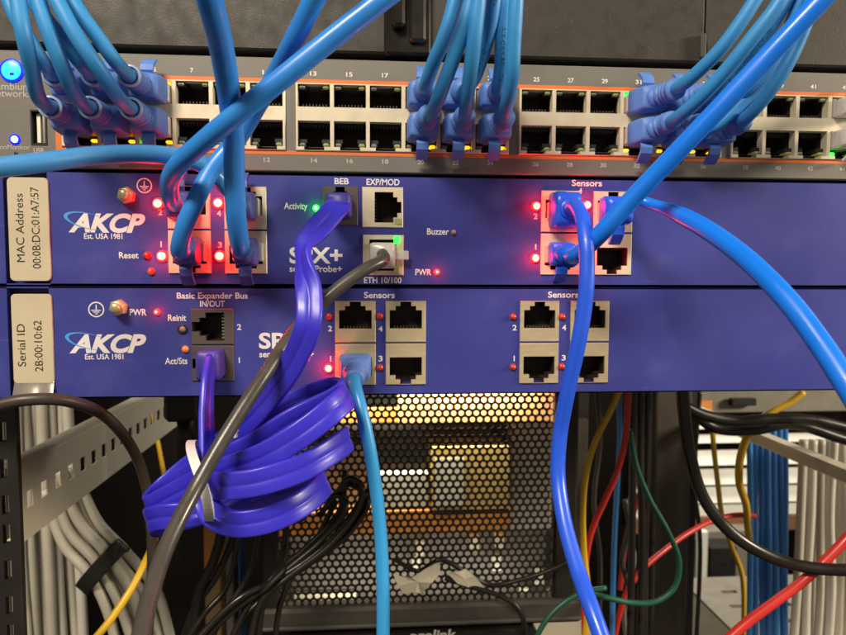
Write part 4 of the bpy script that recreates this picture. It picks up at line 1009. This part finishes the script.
cords += [[(262, 500, 130), (250, 570, 128), (236, 596, 124), (220, 620, 118), (208, 650, 112)], [(290, 496, 128), (280, 566, 124), (268, 592, 118), (244, 618, 112), (232, 650, 108)], [(336, 500, 126), (316, 540, 122), (294, 572, 116), (280, 606, 112), (274, 650, 110)], [(244, 508, 134), (226, 588, 130), (206, 612, 124), (180, 650, 116)]]
for k, L in enumerate(cords):
    loose('thin black cord in the tied bundle below the violet hank', L, 1.75, 'black_cable', name='thin_cable', cat='cord', group='black cords below the hank')
t = thing('cord_tie', tuple(at(272, 583, 96)), 'black twist tie gathering the thin black cords', 'tie')
mb = MB(); c = Vector(at(272, 580, 101)); ax = (RGT*.7+UPV*.7); bx = FWD
tube(mb, [tuple(c+ax*11*math.cos(a)+bx*9*math.sin(a)) for a in [2*math.pi*k/12 for k in range(13)]], 1.3, 'black_plastic', 8, 2); part(mb, 'wire', t)
loose('dark cord crossing the wooden strip below the hank', [(236, 530, 150), (226, 556, 148), (214, 580, 146), (196, 606, 144), (180, 650, 142)], 2.2, 'black_cable')
# black moulded plug with its lead, behind the rail end
P = pxpath([(184, 424, 139), (189, 436, 139), (198, 454, 139), (212, 472, 141), (222, 520, 144), (214, 560, 144), (200, 590, 142), (190, 650, 140)])
t = thing('power_lead', P[-1], 'black mains lead with moulded plug hanging at the far end of the slotted rail', 'power lead')
mb = MB(); tube(mb, P, 3.0, 'black_cable', 12, 2); part(mb, 'jacket', t)
mb = MB(); c = at(181, 406, 138); mb.box(c.x-9, c.x+9, 132, 146, c.z-9, c.z+14, 'black_plastic', c=2.5); mb.lathe([(5, 0), (4, -10), (3.2, -14)], (c.x+2, 139, c.z-9), 'black_plastic', 14, axis='z'); part(mb, 'plug', t)

# wires and paper tags in front of the grille
loose('thin black wire strung across the lower grille through paper tags', [(395, 560, 152), (418, 571, 150), (440, 560, 148), (462, 570, 148), (490, 585, 150), (520, 580, 150), (560, 566, 150), (575, 556, 152)], 1.5, 'black_cable', name='wire', cat='wire')
loose('black wire sagging from the paper tags under the grille edge', [(445, 578, 150), (475, 588, 147), (500, 596, 145), (516, 606, 143), (524, 622, 142), (528, 650, 142)], 1.7, 'black_cable', name='wire', cat='wire')
def paper(label, poly, Y, fold):
    c = at(sum(p[0] for p in poly)/len(poly), sum(p[1] for p in poly)/len(poly), Y)
    P = [Vector(at(p[0], p[1], Y+d)) for p, d in zip(poly, fold)]
    n = len(P); b = [p+Vector((0, .35, 0)) for p in P]; C = sum(P, Vector())/n+Vector((0, -1.2, 0)); CB = C+Vector((0, .35, 0))
    v = P+b+[C, CB]; f = []
    for k in range(n): j = (k+1) % n; f += [(k, j, 2*n), (n+k, 2*n+1, n+j), (k, n+k, n+j, j)]
    mb = MB(); mb.add([tuple(p) for p in v], f, 'paper'); tag(mb.build('paper_tag', None, c), label, 'paper tag', 'paper tags on the wire')
paper('crumpled cream paper tag with raised corner on the wire', [(393, 574), (402, 577), (412, 578), (424, 570), (440, 561), (440, 574), (432, 583), (425, 590), (421, 594), (416, 592), (404, 594), (398, 586)], 146, [0, 1, -2, -1, 2, 1, -2, 0, 2, 0, 1, -1])
paper('smaller flat cream paper tag to the right on the wire', [(446, 572), (456, 573), (466, 569), (474, 576), (485, 588), (470, 588), (458, 584)], 146, [0, -1, 1, -1, 2, 0, -1])

# ------------------------------------------------------------------ far right and far left background
def slab(name, label, cat, px0, py0, px1, py1, Y, d, m, c=1.0, group=None):
    a = at(px0, py0, Y); b = at(px1, py1, Y); mb = MB(); mb.box(a.x, b.x, Y, Y+d, b.z, a.z, m, c=c); return tag(mb.build(name, None, ((a.x+b.x)/2, Y, b.z)), label, cat, group)
slab('rear_post', 'brown rear rack post beside the white louvres', 'rack post', 657, 330, 682, 760, 330, 30, 'post_brown')
slab('rear_post', 'narrow dark rear post right of the brown one', 'rack post', 683, 330, 689, 760, 340, 20, 'black_metal')
slab('rear_post', 'dark rear post behind the royal blue cable', 'rack post', 562, 330, 582, 760, 300, 20, 'black_metal')
slab('rear_post', 'narrow grey strip beside the yellow cable', 'rack post', 576, 420, 582, 760, 285, 10, 'post_brown')
slab('rear_post', 'grey metal upright below the violet hank', 'rack post', 224, 500, 236, 760, 230, 20, 'grey_metal')
slab('rear_post', 'blue edged upright beside the grey one', 'rack post', 237, 500, 243, 760, 232, 20, 'bundle_blue')
mb = MB(); mb.box(-292, -288, 40, 700, -420, 40, 'room_shade'); tag(mb.build('dark_backing', None, (-290, 370, -420)), 'added near-black panel keeping the space behind the left cables dark', 'panel')  # dark sheet added so the rail slots and background stay dark
slab('wooden_strip', 'yellowish wooden strip seen behind the black cords', 'wood strip', 204, 574, 224, 760, 240, 12, 'wood')
slab('wooden_strip', 'orange brown strip just under the violet hank', 'wood strip', 203, 520, 224, 572, 250, 10, 'warm_orange')
LV = thing('louvred_panel', tuple(at(700, 520, 900)), 'white louvred panel glowing behind the rack at the right', 'louvre')
for k, y in enumerate((404, 422, 436, 452, 471, 489, 507)):
    a = at(632, y, 900); b = at(830, y+(5 if k < 3 else 11), 900); mb = MB()
    M = Matrix.Translation(Vector((0, 900, (a.z+b.z)/2))) @ Matrix.Rotation(math.radians(-25), 4, 'X')
    h = (a.z-b.z)/2; mb.box(a.x, b.x, -1, 1, -h, h, 'white_louver', M=M); part(mb, 'slat', LV)
a = at(632, 516, 905); b = at(830, 526, 905); mb = MB(); mb.box(a.x, b.x, 890, 925, b.z, a.z, 'brown', c=1); part(mb, 'sill', LV)
mb = MB(); a = at(625, 398, 930); b = at(835, 520, 930); mb.box(a.x, b.x, 930, 935, b.z, a.z, 'room_shade'); part(mb, 'backing', LV)
slab('desk', 'grey desk side seen below the louvres', 'desk', 690, 532, 780, 640, 860, 40, 'grey_metal'); slab('white_upright', 'white upright in front of the desk below the louvres', 'upright', 700, 532, 707, 580, 800, 12, 'white_louver')
slab('black_box', 'small black device between desk upright and blue bundle', 'device', 711, 548, 736, 578, 812, 40, 'black_plastic')
# perforated shelf
t = thing('rack_shelf', tuple(at(720, 610, 300)), 'grey slotted metal shelf at the lower right', 'shelf')
a = at(686, 578, 470); zs = a.z; xw = at(690, 640, 220).x
mb = MB(); M = Matrix(((1, 0, 0, 0), (0, 0, 1, 0), (0, -1, 0, zs), (0, 0, 0, 1)))
hs = []
for i in range(4):
    for j in range(6): hs.append((a.x+16+i*26+(j % 2)*8, a.x+34+i*26+(j % 2)*8, 270+j*32, 277+j*32))
mb.plate(a.x-8, a.x+150, 240, 470, hs, 0, 3, 'grey_metal', edge=0.3, rim=3, M=M); part(mb, 'deck', t)
slab('metal_bracket', 'grey plate with dark cutouts just under the right of the lower unit', 'bracket', 690, 372, 870, 411, 420, 6, 'grey_metal')
a = at(690, 411, 418)
slab('orange_sticker', 'orange patch on the grey plate under the unit', 'sticker', 692, 401, 712, 411, 417.5, 1.5, 'warm_orange', 0.2)
slab('hook', 'black hook on the grey plate under the unit', 'hook', 732, 399, 757, 406, 410, 8, 'black_plastic')
slab('carton', 'pale carton with ruled lines below the grille corner', 'carton', 533, 611, 592, 700, 260, 80, 'beige_paint')
